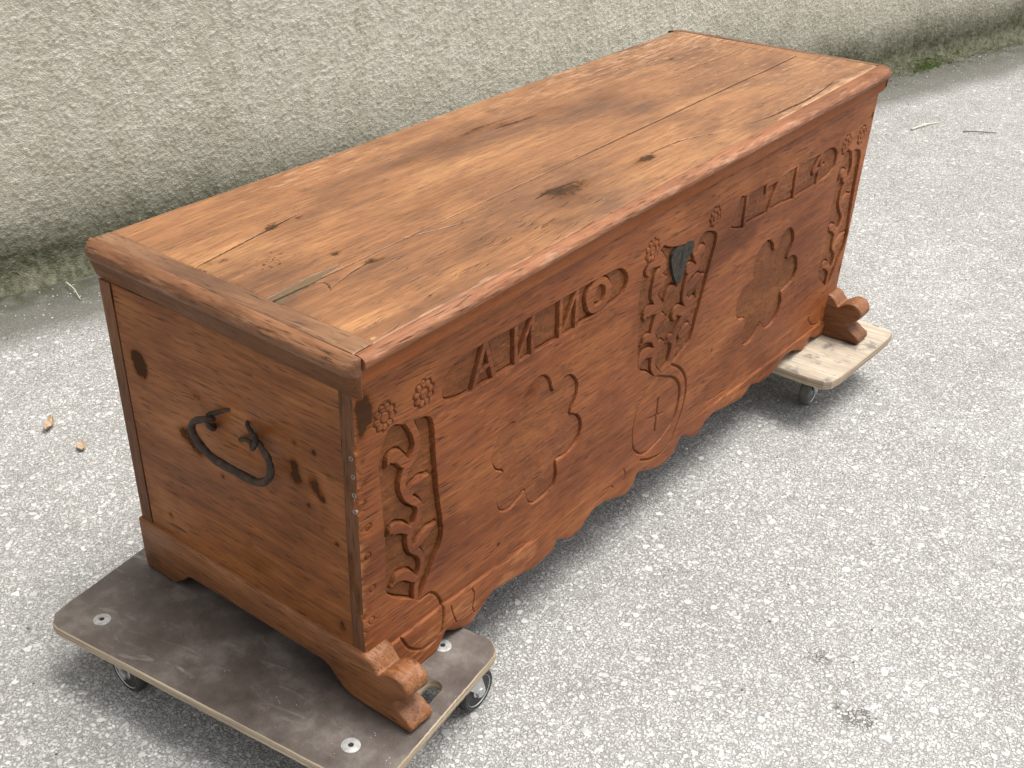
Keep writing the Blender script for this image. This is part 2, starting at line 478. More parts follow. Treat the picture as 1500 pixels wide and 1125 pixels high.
M_SIDE = wood('oak_side', 1, (0.102, 0.030, 0.0078), (0.232, 0.076, 0.018), (0.365, 0.146, 0.039), 0.5, figure=0.9, seed=15.0, patch=0.65, stain_col=(0.04, 0.023, 0.014), spec=0.28)
M_PLINTH = wood('oak_plinth', 1, (0.10, 0.036, 0.013), (0.215, 0.083, 0.030), (0.34, 0.155, 0.065), 0.52, figure=1.1, seed=19.0, patch=0.9, spec=0.3)
M_BOARD = wood('oak_edge', 2, (0.065, 0.025, 0.008), (0.125, 0.046, 0.015), (0.19, 0.076, 0.027), 0.6, seed=23.0, patch=0.6)

def m_iron():
    n = NT('wrought_iron')
    a = n.noise(n.pos, 90, 5, 0.65).outputs[0]
    c = n.ramp(a, [(0.3, (0.022, 0.016, 0.013)), (0.52, (0.05, 0.034, 0.025)), (0.72, (0.13, 0.065, 0.035))])
    return n.out(c, n.rng(a, 0.3, 0.7, 0.5, 0.8), a, 0.9, 0.004, metal=0.35, spec=0.4)
M_IRON = m_iron()

def m_plate():
    n = NT('lock_iron')
    a = n.noise(n.pos, 120, 4, 0.6).outputs[0]
    c = n.ramp(a, [(0.3, (0.022, 0.019, 0.016)), (0.7, (0.062, 0.052, 0.042))])
    return n.out(c, 0.7, a, 0.5, 0.001, metal=0.0, spec=0.15)
M_PLATE = m_plate()

def m_hole():
    n = NT('dark_cavity')
    a = n.noise(n.pos, 60, 2).outputs[0]
    return n.out(n.ramp(a, [(0.3, (0.008, 0.006, 0.005)), (0.7, (0.02, 0.014, 0.01))]), 0.9)
M_HOLE = m_hole()

def m_zinc():
    n = NT('zinc_steel')
    a = n.noise(n.pos, 70, 4).outputs[0]
    c = n.ramp(a, [(0.3, (0.42, 0.43, 0.42)), (0.7, (0.66, 0.67, 0.66))])
    return n.out(c, n.rng(a, 0.3, 0.7, 0.3, 0.5), a, 0.15, 0.001, metal=0.85)
M_ZINC = m_zinc()

def m_dull(name, c0, c1, metal, rough):
    n = NT(name)
    a = n.noise(n.pos, 110, 4, 0.7).outputs[0]
    return n.out(n.ramp(a, [(0.35, c0), (0.7, c1)]), rough, metal=metal)
M_BOLT = m_dull('galvanised_bolt', (0.24, 0.24, 0.235), (0.46, 0.46, 0.45), 0.3, 0.5)
M_NAIL = m_dull('old_nail', (0.16, 0.15, 0.13), (0.42, 0.40, 0.36), 0.6, 0.45)

def m_rubber(name, c0, c1):
    n = NT(name)
    a = n.noise(n.pos, 50, 5, 0.7).outputs[0]
    return n.out(n.ramp(a, [(0.35, c0), (0.7, c1)]), 0.75, a, 0.3, 0.001)
M_RUBBER = m_rubber('black_rubber', (0.02, 0.02, 0.02), (0.055, 0.053, 0.05))
M_RUBBER2 = m_rubber('grey_rubber', (0.07, 0.068, 0.058), (0.15, 0.145, 0.125))

def m_film():
    n = NT('phenolic_film')
    tc = n.n('ShaderNodeTexCoord').outputs['Object']
    dirt = n.noise(tc, 9, 6, 0.65).outputs[0]
    c = n.ramp(dirt, [(0.3, (0.045, 0.034, 0.029)), (0.5, (0.085, 0.069, 0.060)), (0.72, (0.18, 0.158, 0.14))])
    # dusty streaks dragged along the board
    st = n.noise(n.scale(tc, (40, 9, 1)), 1.0, 4, 0.7, 0.8).outputs[0]
    area = n.noise(tc, 4.3, 2).outputs[0]
    c = n.mix(n.mul(n.rng(st, 0.56, 0.72), n.rng(area, 0.42, 0.62, 0, 0.5)), c, (0.34, 0.32, 0.295))
    sp = n.vor(tc, 130).outputs['Distance']
    ra = n.noise(tc, 22, 3).outputs[0]
    c = n.mix(n.mul(n.rng(sp, 0.16, 0.08), n.rng(ra, 0.55, 0.65, 0, 0.7)), c, (0.45, 0.44, 0.42))
    # fine wire mesh print
    x = n.n('ShaderNodeSeparateXYZ', {0: tc})
    wv = n.mul(n.math('SINE', n.mul(x.outputs[0], 1600)), n.math('SINE', n.mul(x.outputs[1], 1600)))
    return n.out(c, n.rng(dirt, 0.3, 0.7, 0.38, 0.6), n.add(n.mul(wv, 0.4), n.mul(dirt, 0.6)), 0.35, 0.0008, spec=0.5)
M_FILM = m_film()

def m_ply():
    n = NT('plywood_edge')
    tc = n.n('ShaderNodeTexCoord').outputs['Object']
    lay = n.noise(n.scale(tc, (4, 4, 420)), 1.0, 2, 0.5).outputs[0]
    g = n.noise(tc, 40, 5, 0.7).outputs[0]
    c = n.ramp(lay, [(0.35, (0.22, 0.165, 0.11)), (0.5, (0.36, 0.285, 0.20)), (0.65, (0.48, 0.40, 0.29))])
    c = n.mix(n.rng(g, 0.5, 0.8, 0, 0.55), c, (0.20, 0.17, 0.135))
    return n.out(c, 0.75, n.add(n.mul(lay, 0.6), n.mul(g, 0.4)), 0.5, 0.001)
M_PLY = m_ply()

def m_paledeck():
    n = NT('bare_plywood_deck')
    tc = n.n('ShaderNodeTexCoord').outputs['Object']
    g = n.noise(n.scale(tc, (70, 5, 20)), 1.0, 5, 0.6, 0.6).outputs[0]
    b = n.noise(tc, 13, 5, 0.6).outputs[0]
    c = n.ramp(g, [(0.3, (0.27, 0.22, 0.165)), (0.5, (0.38, 0.32, 0.245)), (0.7, (0.48, 0.42, 0.335))])
    c = n.mix(n.rng(b, 0.53, 0.62, 0, 0.85), c, (0.115, 0.105, 0.095))
    b2 = n.noise(tc, 30, 4, 0.6).outputs[0]
    c = n.mix(n.rng(b2, 0.5, 0.75, 0, 0.4), c, (0.22, 0.17, 0.12))
    return n.out(c, 0.7, n.add(n.mul(g, 0.6), n.mul(b, 0.4)), 0.4, 0.001)
M_PALE = m_paledeck()

# wall frame: a point on the wall foot, its direction and its outward normal (towards the chest)
WA = Vector((0.609, 2.063, ZG))
WD = Vector((0.9648, -0.2631, 0.0)).normalized()
WN = Vector((-0.2631, -0.9648, 0.0)).normalized()

def wall_off(n):
    """distance from the wall plane for the shaders"""
    x = n.n('ShaderNodeVectorMath', operation='DOT_PRODUCT')
    n.set(x.inputs[0], n.pos)
    x.inputs[1].default_value = WN
    return n.add(x.outputs['Value'], -WA.dot(WN))

def m_ground():
    n = NT('bleached_asphalt')
    p = n.pos
    wob = n.noise(p, 70, 0)
    wv = n.n('ShaderNodeVectorMath', operation='MULTIPLY_ADD')
    n.set(wv.inputs[0], wob.outputs['Color']); wv.inputs[1].default_value = (0.008, 0.008, 0.0); n.set(wv.inputs[2], p)
    q = n.scale(wv.outputs[0], (1, 1, 0))
    v1 = n.vor(q, 150)
    v2 = n.vor(q, 350)
    s1 = n.n('ShaderNodeSeparateColor', {0: v1.outputs['Color']})
    s2 = n.n('ShaderNodeSeparateColor', {0: v2.outputs['Color']})
    stone1 = n.ramp(s1.outputs[0], [(0.0, (0.35, 0.35, 0.345)), (0.3, (0.44, 0.435, 0.425)), (0.7, (0.53, 0.525, 0.515)), (0.92, (0.60, 0.595, 0.585)), (1.0, (0.70, 0.695, 0.685))])
    stone1 = n.mix(n.rng(s1.outputs[2], 0.92, 1.0, 0, 0.35), stone1, (0.55, 0.47, 0.38))
    stone2 = n.ramp(s2.outputs[0], [(0.0, (0.34, 0.337, 0.33)), (0.5, (0.485, 0.48, 0.47)), (1.0, (0.62, 0.615, 0.605))])
    pick = n.rng(n.add(s1.outputs[1], n.mul(v1.outputs['Distance'], -0.35)), 0.36, 0.40)
    col = n.mix(pick, stone2, stone1)
    gap = n.add(n.mul(pick, n.rng(v1.outputs['Distance'], 0.62, 0.42)), n.mul(n.math('SUBTRACT', 1.0, pick), n.rng(v2.outputs['Distance'], 0.70, 0.40)))
    # sparse larger pebbles of many greys
    v3 = n.vor(q, 52)
    s3 = n.n('ShaderNodeSeparateColor', {0: v3.outputs['Color']})
    peb = n.mul(n.rng(n.add(v3.outputs['Distance'], n.mul(s3.outputs[2], 0.16)), 0.40, 0.34), n.rng(s3.outputs[0], 0.60, 0.64))
    col = n.mix(n.mul(peb, 0.85), col, n.ramp(s3.outputs[1], [(0.0, (0.30, 0.30, 0.31)), (0.45, (0.48, 0.475, 0.465)), (0.8, (0.60, 0.595, 0.58)), (1.0, (0.74, 0.735, 0.72))]))
    gap = n.math('MAXIMUM', gap, peb)
    big = n.noise(p, 1.7, 2, 0.6).outputs[0]
    med = n.noise(p, 14, 3, 0.65).outputs[0]
    pit = n.rng(n.noise(p, 85, 2, 0.75).outputs[0], 0.59, 0.68)
    col = n.mix(n.rng(n.add(gap, n.mul(pit, -0.8)), 0.0, 0.8, 0.66, 0.0), col, (0.17, 0.165, 0.155))
    col = n.mix(n.rng(med, 0.35, 0.75, 0.0, 0.5), col, (0.66, 0.65, 0.63), 'MULTIPLY')
    col = n.mix(n.rng(big, 0.35, 0.65, 0.0, 0.45), col, (0.74, 0.735, 0.72), 'MULTIPLY')
    # old dirty margin along the wall, with moss growing into it
    d = n.add(wall_off(n), n.mul(n.add(n.noise(p, 7, 3, 0.65).outputs[0], -0.5), 0.16))
    strip = n.rng(d, 0.40, 0.27)
    col = n.mix(n.mul(strip, 0.82), col, (0.125, 0.12, 0.10))
    moss = n.mul(n.rng(d, 0.24, 0.06), n.rng(med, 0.35, 0.6))
    col = n.mix(n.mul(moss, 0.85), col, (0.050, 0.054, 0.027))
    # oil and damp blots on the street
    ob = None
    for bx, by, r in ((0.702, -0.464, 0.026), (0.601, -0.565, 0.030), (0.61, -0.535, 0.016), (1.085, -0.393, 0.008)):
        dv = n.n('ShaderNodeVectorMath', operation='DISTANCE')
        n.set(dv.inputs[0], p); dv.inputs[1].default_value = (bx, by, ZG)
        g = n.rng(n.add(dv.outputs['Value'], n.mul(n.add(med, -0.5), r * 3.5)), r, r * 0.35)
        ob = g if ob is None else n.math('MAXIMUM', ob, g)
    ob = n.mul(ob, n.rng(n.add(gap, n.mul(s2.outputs[1], 0.5)), 1.2, 0.5, 0.25, 1.0))
    col = n.mix(n.mul(ob, 0.75), col, (0.07, 0.065, 0.055))
    h = n.add(n.mul(gap, 0.7), n.mul(s1.outputs[2], 0.3))
    return n.out(col, 0.85, h, 0.75, 0.004, spec=0.3)
M_GROUND = m_ground()

def m_wall():
    n = NT('roughcast_render')
    p = n.pos
    a = n.noise(p, 26, 4, 0.7).outputs[0]
    b = n.noise(p, 2.4, 2, 0.6).outputs[0]
    g = n.math('SUBTRACT', 1.0, n.vor(p, 210).outputs['Distance'])
    c = n.ramp(a, [(0.3, (0.50, 0.462, 0.375)), (0.5, (0.61, 0.572, 0.478)), (0.7, (0.70, 0.665, 0.57))])
    c = n.mix(n.rng(b, 0.35, 0.7, 0, 0.3), c, (0.74, 0.74, 0.71), 'MULTIPLY')
    run = n.noise(n.scale(p, (5.0, 5.0, 0.9)), 1.0, 3, 0.6).outputs[0]
    c = n.mix(n.rng(run, 0.5, 0.72, 0, 0.4), c, (0.72, 0.71, 0.66), 'MULTIPLY')
    z = n.n('ShaderNodeSeparateXYZ', {0: p}).outputs[2]
    hgt = n.add(n.add(z, -ZG), n.mul(n.add(n.noise(p, 4.5, 5, 0.65).outputs[0], -0.5), 0.16))
    damp = n.rng(hgt, 0.42, 0.08)
    c = n.mix(n.mul(damp, 0.72), c, (0.20, 0.19, 0.13))
    moss = n.mul(n.rng(hgt, 0.25, 0.10), n.rng(n.noise(p, 34, 5, 0.7).outputs[0], 0.25, 0.6, 0.35, 1.0))
    mg = n.ramp(n.noise(p, 70, 3).outputs[0], [(0.3, (0.026, 0.026, 0.014)), (0.52, (0.055, 0.058, 0.027)), (0.7, (0.075, 0.098, 0.030))])
    c = n.mix(n.mul(moss, 0.88), c, mg)
    return n.out(c, 0.9, n.add(g, n.mul(n.noise(p, 420, 1).outputs[0], 0.5)), 0.7, 0.0035, spec=0.2)
M_WALL = m_wall()

def m_simple(name, c0, c1, scale=60, rough=0.7):
    n = NT(name)
    a = n.noise(n.pos, scale, 5, 0.65).outputs[0]
    return n.out(n.ramp(a, [(0.3, c0), (0.7, c1)]), rough, a, 0.4, 0.001)
M_MOSS = m_simple('moss_green', (0.05, 0.075, 0.012), (0.13, 0.20, 0.03), 40, 0.8)
M_STRAW = m_simple('pale_straw', (0.52, 0.47, 0.36), (0.70, 0.66, 0.54), 90)
M_TWIG = m_simple('dry_twig', (0.10, 0.08, 0.06), (0.22, 0.18, 0.14), 90)
M_LEAF = m_simple('dry_leaf', (0.28, 0.19, 0.12), (0.46, 0.34, 0.22), 120)
M_PEBBLE = m_simple('pale_stone', (0.50, 0.49, 0.46), (0.75, 0.74, 0.71), 60)
M_PEBBLED = m_simple('dark_stone', (0.07, 0.065, 0.06), (0.16, 0.15, 0.14), 60)

# ------------------------------------------------------------------ ground
me = bpy.data.meshes.new('ground')
me.from_pydata([(-60, -60, ZG), (60, -60, ZG), (60, 60, ZG), (-60, 60, ZG)], [], [(0, 1, 2, 3)])
ground = obj('ground', me, M_GROUND)
tag(ground, 'bleached grey asphalt with exposed light aggregate under the chest', kind='structure')

# ------------------------------------------------------------------ roughcast wall
def worley(x, y, seed):
    xi, yi = np.floor(x).astype(int), np.floor(y).astype(int)
    best = np.full(x.shape, 9.0)
    val = np.zeros(x.shape)
    for dx in (-1, 0, 1):
        for dy in (-1, 0, 1):
            cx, cy = xi + dx, yi + dy
            px = cx + _tab[(cy + seed) % 256, (cx * 3 + seed) % 256]
            py = cy + _tab[(cx + 17 + seed) % 256, (cy * 5 + 31) % 256]
            d = np.hypot(x - px, y - py)
            m = d < best
            best = np.where(m, d, best)
            val = np.where(m, _tab[(cx * 7 + 3) % 256, (cy * 11 + seed) % 256], val)
    return best, val

def build_wall():
    s = np.arange(-0.9, 6.1, 0.004)
    t = np.concatenate([np.arange(-0.01, 0.92, 0.004)])
    Sg, Tg = np.meshgrid(s, t)
    wx = Sg + 0.006 * (vnoise(Sg * 60, Tg * 60, 3) - 0.5)
    wy = Tg + 0.006 * (vnoise(Sg * 60, Tg * 60, 5) - 0.5)
    d1, v1 = worley(wx / 0.0098, wy / 0.0090, 11)
    d2, v2 = worley(wx / 0.0070, wy / 0.0065, 47)
    h = 0.0062 * np.clip(1 - d1 / 0.8, 0, 1) * (0.15 + v1 ** 2 * 1.3) + 0.0036 * np.clip(1 - d2 / 0.85, 0, 1) * (0.2 + v2)
    h += 0.003 * fbm(Sg * 45, Tg * 45, 8) + 0.010 * fbm(Sg * 2.2, Tg * 2.2, 12)
    h *= 0.55 * (0.6 + 0.4 * sstep((Tg - 0.03) / 0.16))
    foot = np.clip(1 - Tg / 0.075, 0, 1)
    h += 0.034 * foot ** 2 * (0.7 + 0.6 * fbm(Sg * 6, Tg * 3, 21))
    P = np.empty(Sg.shape + (3,))
    for k in range(3):
        P[..., k] = WA[k] + WD[k] * Sg + WN[k] * h
    P[..., 2] = ZG + Tg
    V = P.reshape(-1, 3)
    Q = grid_quads(*Sg.shape).reshape(-1, 4)
    root = empty('house_wall', WA + WD * 2.6)
    tag(root, 'cream roughcast house wall with a dark mossy foot behind the chest', 'wall')
    obj('roughcast', np_mesh('roughcast', V, Q), M_WALL, root)
    # the plain upper wall and the ends beyond the picture, set a little behind the rough face
    bm = bmesh.new()
    def wp(s_, z_, o_): return WA + WD * s_ + WN * o_ + Vector((0, 0, z_))
    for s0, s1, z0, z1 in ((-8, 12, 0.905, 4.5), (-8, -0.895, -0.01, 0.905), (6.085, 12, -0.01, 0.905)):
        vs_ = [wp(s0, z0, 0.012), wp(s1, z0, 0.012), wp(s1, z1, 0.012), wp(s0, z1, 0.012),
               wp(s0, z0, -0.3), wp(s1, z0, -0.3), wp(s1, z1, -0.3), wp(s0, z1, -0.3)]
        b = [bm.verts.new(v) for v in vs_]
        for f in ((0, 1, 2, 3), (7, 6, 5, 4), (3, 2, 6, 7), (1, 5, 6, 2), (4, 0, 3, 7)):
            bm.faces.new([b[i] for i in f])
    bm_obj('upper_wall', bm, M_WALL, root)
build_wall()

# moss cushions along the wall foot: leaf-sized tufts
def build_moss():
    V, F = [], []
    def tuft(c, n, size):
        for _ in range(n):
            a = random.random() * 6.283
            b = Vector((math.cos(a), math.sin(a), 0))
            q = c + Vector((random.gauss(0, size * 0.7), random.gauss(0, size * 0.7), 0))
            hgt = size * random.uniform(0.5, 1.4)
            w = size * 0.16
            k = len(V)
            side = Vector((-b.y, b.x, 0)) * w
            V.extend([q - side, q + side, q + b * hgt * 0.6 + Vector((0, 0, hgt))])
            F.append((k, k + 1, k + 2))
    for s, n in [(4.33, 300), (4.28, 240), (4.38, 200), (4.22, 110), (4.46, 110), (4.12, 70), (4.58, 80), (4.0, 50), (4.8, 60)]:
        for _ in range(n // 5):
            o = abs(random.gauss(0.03, 0.022)) + 0.02
            ss = s + random.gauss(0, 0.028)
            tuft(WA + WD * ss + WN * o + Vector((0, 0, max(0.0, 0.05 - o * 0.8))), 10, 0.0065)
    for _ in range(900):
        ss = random.uniform(-0.4, 5.6) if random.random() < 0.35 else random.uniform(3.4, 5.4)
        o = abs(random.gauss(0.03, 0.03)) + 0.015
        tuft(WA + WD * ss + WN * o + Vector((0, 0, max(0.0, 0.035 - o * 0.7))), 4, 0.006)
    me = bpy.data.meshes.new('moss')
    me.from_pydata([tuple(v) for v in V], [], F)
    o = obj('moss', me, M_MOSS)
    tag(o, 'green moss and tiny weeds growing along the wall foot', 'moss', kind='stuff')
build_moss()

# ------------------------------------------------------------------ the chest
chest = empty('wooden_chest', (L / 2, D / 2, ZF))
tag(chest, 'long carved reddish oak chest dated 1714 standing on two dollies', 'chest')

def gauss(X, Z, x, z, rx, rz, s):
    return s * np.exp(-((X - x) / rx) ** 2 - ((Z - z) / rz) ** 2)

def build_front():
    nx, nz = 1290, 420
    xs = np.linspace(0, L, nx)
    sc = [(0.0, -0.100), (0.06, -0.106)] + CARVE['scallop'][:-1] + [(L, -0.105)]
    sx, sz = zip(*sc)
    zb = np.interp(xs, sx, sz)
    v = np.linspace(0, 1, nz)[:, None]
    X = np.repeat(xs[None], nz, 0)
    Z = zb[None] * (1 - v) + 0.482 * v
    h = 0.0012 * (fbm(X * 6, Z * 14, 2) - 0.5) + 0.0005 * (fbm(X * 30, Z * 160, 6) - 0.5)
    tone = np.zeros_like(h); stain = np.zeros_like(h); wear = np.zeros_like(h)
    lab = np.zeros(h.shape, int)
    parts = {}
    def region(pts, m):
        p = np.array(pts)
        return (X > p[:, 0].min() - m) & (X < p[:, 0].max() + m) & (Z > p[:, 1].min() - m) & (Z < p[:, 1].max() + m)
    def new(name, label=None):
        i = len(parts) + 1
        parts[i] = (name, label)
        return i
    C = {k: np.array(v_) for k, v_ in CARVE.items()}
    chis = 0.0030 * (fbm(X * 70, Z * 110, 31, 3) - 0.5)

    def relief(poly, depth, groups, soft=0.0015, smooth=True, tn=0.8):
        """recess with raised strokes; groups: (part id, [(pts, w0, w1, smooth)], ring or None)"""
        P = catmull(poly, 5, True) if smooth else poly
        m = region(P, 0.03)
        x, z = X[m], Z[m]
        sd = poly_sdf(x, z, P)
        r = sstep(-sd / soft)
        cover = np.zeros_like(x)
        dst = np.full_like(x, 9.0)
        lb = lab[m]
        for pid, strokes, ring in groups:
            cc = np.zeros_like(x)
            for pts, w0, w1, sm in strokes:
                d, t = line_dist(x, z, catmull(pts, 5) if sm else pts)
                w = (w0 + (w1 - w0) * t) / 2
                if sm == 2:                                   # leaf: swells, then runs out to a point
                    w = w1 / 2 * (0.60 + 0.50 * np.sin(np.pi * np.clip(t * 1.05, 0, 1))) * (1 - 0.72 * sstep((t - 0.62) / 0.38))
                w = w * (0.88 + 0.24 * vnoise(x * 60, z * 60, 19))
                dst = np.minimum(dst, d - w)
                cc = np.maximum(cc, sstep((w - d + 0.0007) / 0.0014))
            if ring is not None:
                do, di = poly_sdf(x, z, catmull(ring[0], 4, True)), poly_sdf(x, z, catmull(ring[1], 4, True))
                cc = np.maximum(cc, sstep((-do + 0.0007) / 0.0014) * sstep((di + 0.0007) / 0.0014))
                dst = np.minimum(dst, np.maximum(do, -di))
            lb = np.where((cc > 0.5) & (sd < 0.004), pid, lb)
            cover = np.maximum(cover, cc)
        lab[m] = lb
        rec = r * (1 - cover)
        edge = np.minimum(-sd, np.where(sd < 0, dst, 9.0))           # distance to the nearest cut edge
        stop = np.exp(-((edge - 0.0019) / 0.0013) ** 2) * (edge > 0)
        h[m] += -depth * rec + chis[m] * rec - 0.0006 * cover * r - 0.0048 * stop * rec * (0.35 + 1.1 * vnoise(x * 45, z * 45, 9))
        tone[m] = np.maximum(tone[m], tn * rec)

    # lettering ANNO (with reversed N) and 1714
    w = 0.0100
    A = new('carved_letter', 'carved letter A'); N1 = new('carved_letter', 'first carved reversed letter N')
    N2 = new('carved_letter', 'second carved reversed letter N'); O = new('carved_letter', 'carved letter O')
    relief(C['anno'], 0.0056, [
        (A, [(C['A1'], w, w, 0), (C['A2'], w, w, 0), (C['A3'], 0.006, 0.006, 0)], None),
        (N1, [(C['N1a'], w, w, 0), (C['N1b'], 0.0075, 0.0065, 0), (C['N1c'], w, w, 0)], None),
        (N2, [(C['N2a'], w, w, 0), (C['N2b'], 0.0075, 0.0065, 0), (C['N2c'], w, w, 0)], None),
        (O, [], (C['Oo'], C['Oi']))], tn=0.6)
    a1 = new('carved_numeral', 'first carved numeral 1'); a7 = new('carved_numeral', 'carved numeral 7')
    a2 = new('carved_numeral', 'second carved numeral 1'); a4 = new('carved_numeral', 'carved numeral 4')
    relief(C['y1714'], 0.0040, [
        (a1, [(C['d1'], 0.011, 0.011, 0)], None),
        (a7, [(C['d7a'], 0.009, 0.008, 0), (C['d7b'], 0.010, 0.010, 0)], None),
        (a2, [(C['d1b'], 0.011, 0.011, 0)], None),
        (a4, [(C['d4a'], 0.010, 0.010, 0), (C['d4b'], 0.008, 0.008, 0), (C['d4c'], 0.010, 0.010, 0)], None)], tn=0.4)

    # vine panels: left, its twin at the right end, and the double vine in the middle
    for dx, side in ((0.0, 'left'), (1.503, 'right')):
        s = np.array([dx, 0.0])
        vid = new('carved_vine', 'vine carving at the %s end of the front' % side)
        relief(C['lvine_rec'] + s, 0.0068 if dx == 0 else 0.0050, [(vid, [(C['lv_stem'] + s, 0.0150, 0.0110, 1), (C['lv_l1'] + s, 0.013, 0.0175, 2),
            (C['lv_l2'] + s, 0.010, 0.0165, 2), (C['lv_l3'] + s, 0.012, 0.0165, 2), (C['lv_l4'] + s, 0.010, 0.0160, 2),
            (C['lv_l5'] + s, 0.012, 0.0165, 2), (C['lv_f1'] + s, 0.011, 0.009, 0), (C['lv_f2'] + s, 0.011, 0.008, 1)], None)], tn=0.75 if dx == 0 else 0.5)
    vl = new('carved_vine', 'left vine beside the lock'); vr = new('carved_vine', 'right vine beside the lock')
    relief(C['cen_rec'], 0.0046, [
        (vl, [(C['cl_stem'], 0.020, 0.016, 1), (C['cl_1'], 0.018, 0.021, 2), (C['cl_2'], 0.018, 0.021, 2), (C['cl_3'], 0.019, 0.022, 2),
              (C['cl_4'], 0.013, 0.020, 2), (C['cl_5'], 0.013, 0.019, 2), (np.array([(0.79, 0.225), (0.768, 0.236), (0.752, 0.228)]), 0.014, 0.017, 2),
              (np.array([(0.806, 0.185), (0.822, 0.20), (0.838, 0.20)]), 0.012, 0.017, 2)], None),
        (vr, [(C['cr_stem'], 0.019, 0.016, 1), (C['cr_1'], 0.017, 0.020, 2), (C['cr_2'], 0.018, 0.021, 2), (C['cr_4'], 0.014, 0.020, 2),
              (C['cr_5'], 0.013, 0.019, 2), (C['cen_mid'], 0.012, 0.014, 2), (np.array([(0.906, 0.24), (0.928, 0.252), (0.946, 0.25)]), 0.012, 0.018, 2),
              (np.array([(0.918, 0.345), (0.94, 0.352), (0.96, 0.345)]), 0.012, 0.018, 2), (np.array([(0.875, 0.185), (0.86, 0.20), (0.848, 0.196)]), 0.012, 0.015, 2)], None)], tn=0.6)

    # little flowers heading the vines
    for fx, fz, R, ph in ((0.0585, 0.3995, 0.0215, 0.2), (0.1405, 0.4005, 0.0215, 0.5), (0.7505, 0.4135, 0.0215, 0.0), (0.9745, 0.4065, 0.019, 0.3),
                          (1.5615, 0.3935, 0.0215, 0.2), (1.6435, 0.3945, 0.0215, 0.5)):
        m = (abs(X - fx) < 0.04) & (abs(Z - fz) < 0.04)
        x, z = X[m] - fx, Z[m] - fz
        r, th = np.hypot(x, z), np.arctan2(z, x) + ph
        pet = np.abs(np.cos(4.5 * th))
        Rb = R * (0.80 + 0.20 * pet)
        g = 0.0034 * np.exp(-((r - Rb - 0.0008) / 0.0018) ** 2)
        g = g + 0.0030 * np.exp(-((r - R * 0.42) / 0.0016) ** 2)
        g = g + 0.0026 * (1 - sstep(pet / 0.35)) * sstep((r - 0.42 * R) / 0.002) * sstep((Rb - r) / 0.003)
        h[m] += -g + 0.0012 * sstep((Rb - r) / 0.004)
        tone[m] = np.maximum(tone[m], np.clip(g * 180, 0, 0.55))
        i = new('carved_flower')
        lab[m] = np.where(r < Rb, i, lab[m])

    # six-petalled rosettes, dished
    for k, dp in (('ros1', 0.0034), ('ros2', 0.0046)):
        P = catmull(C[k], 3, True)
        m = region(P, 0.02)
        sd = poly_sdf(X[m], Z[m], P)
        r = sstep(-sd / 0.0016)
        h[m] += r * (-dp + 0.55 * dp * sstep((-sd - 0.004) / 0.06)) + r * chis[m] * 0.5 - 0.0045 * np.exp(-((-sd - 0.0016) / 0.0014) ** 2) * (sd < 0) * (0.3 + 1.2 * vnoise(X[m] * 30, Z[m] * 30, 29))
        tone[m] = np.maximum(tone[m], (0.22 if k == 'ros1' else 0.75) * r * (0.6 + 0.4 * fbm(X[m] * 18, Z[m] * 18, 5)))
        i = new('carved_rosette', 'six petalled rosette under the %s' % ('letters' if k == 'ros1' else 'date'))
        lab[m] = np.where(sd < 0, i, lab[m])

    # incised lines: medallion rings, cross, half discs at the feet
    def groove(pts, wd, dp, sm=True, closed=False):
        P = catmull(pts, 6, closed) if sm else np.array(pts)
        if closed: P = np.vstack([P, P[:1]])
        m = region(P, 0.015)
        d, _ = line_dist(X[m], Z[m], P)
        g = np.exp(-(d / wd) ** 2)
        h[m] -= dp * g
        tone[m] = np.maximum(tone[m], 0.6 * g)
    P = catmull(C['med_in'], 4, True)
    m = region(P, 0.01)
    sd = poly_sdf(X[m], Z[m], P)
    h[m] -= 0.0022 * sstep(-sd / 0.003)
    i = new('carved_medallion', 'oval medallion with an incised cross')
    lab[m] = np.where(sd < 0, i, lab[m])
    groove(C['med_in'], 0.0020, 0.0058, closed=True)
    groove(C['med_out'], 0.0022, 0.0058)
    groove(C['crs1'], 0.0022, 0.0045, False)
    groove(C['crs2'], 0.0020, 0.0032, False)
    groove(C['disc1'], 0.0020, 0.0050)
    groove(C['disc2'], 0.0024, 0.0035)
    # hairline splits in the apron
    for c in ([(0.20, -0.03), (0.205, -0.05), (0.214, -0.075)], [(0.255, -0.028), (0.262, -0.045), (0.258, -0.07), (0.262, -0.085)],
              [(0.66, -0.048), (0.69, -0.052), (0.70, -0.06)], [(0.735, -0.035), (0.742, -0.05), (0.738, -0.062)], [(1.06, -0.03), (1.14, -0.038)],
              [(0.36, -0.02), (0.385, -0.018), (0.41, -0.022)]):
        groove(c, 0.0011, 0.0028)

    # apron: lower band standing proud with a chamfer on top
    za = np.interp(xs, [0, 0.18, 0.40, 1.22, 1.7], [-0.012, -0.015, -0.028, -0.052, -0.062])[None]
    fade = np.interp(xs, [0, 0.38, 0.52, 0.95, 1.15, 1.7], [1, 1, 0.15, 0.15, 1, 1])[None]
    ap = sstep((za - Z) / 0.005) * fade
    h += 0.0042 * ap
    wear += 0.20 * sstep((fbm(X * 3.2, Z * 6, 43) - 0.42) / 0.3) * (0.4 + fbm(X * 14, Z * 40, 47))
    wear += 0.30 * ap * sstep((fbm(X * 9, Z * 30, 41) - 0.35) / 0.3)
    # rounded lower edge and battered left corner
    h -= 0.0025 * np.exp(-((Z - zb[None]) / 0.004))
    cor = np.exp(-X / 0.0045)
    h -= cor * (0.002 + 0.008 * sstep((fbm(X * 40, Z * 45, 51) - 0.5) / 0.25))
    h -= 0.003 * np.exp(-(L - X) / 0.004)
    wear += 0.42 * np.exp(-X / 0.010) * (0.3 + fbm(X * 60, Z * 22, 77))
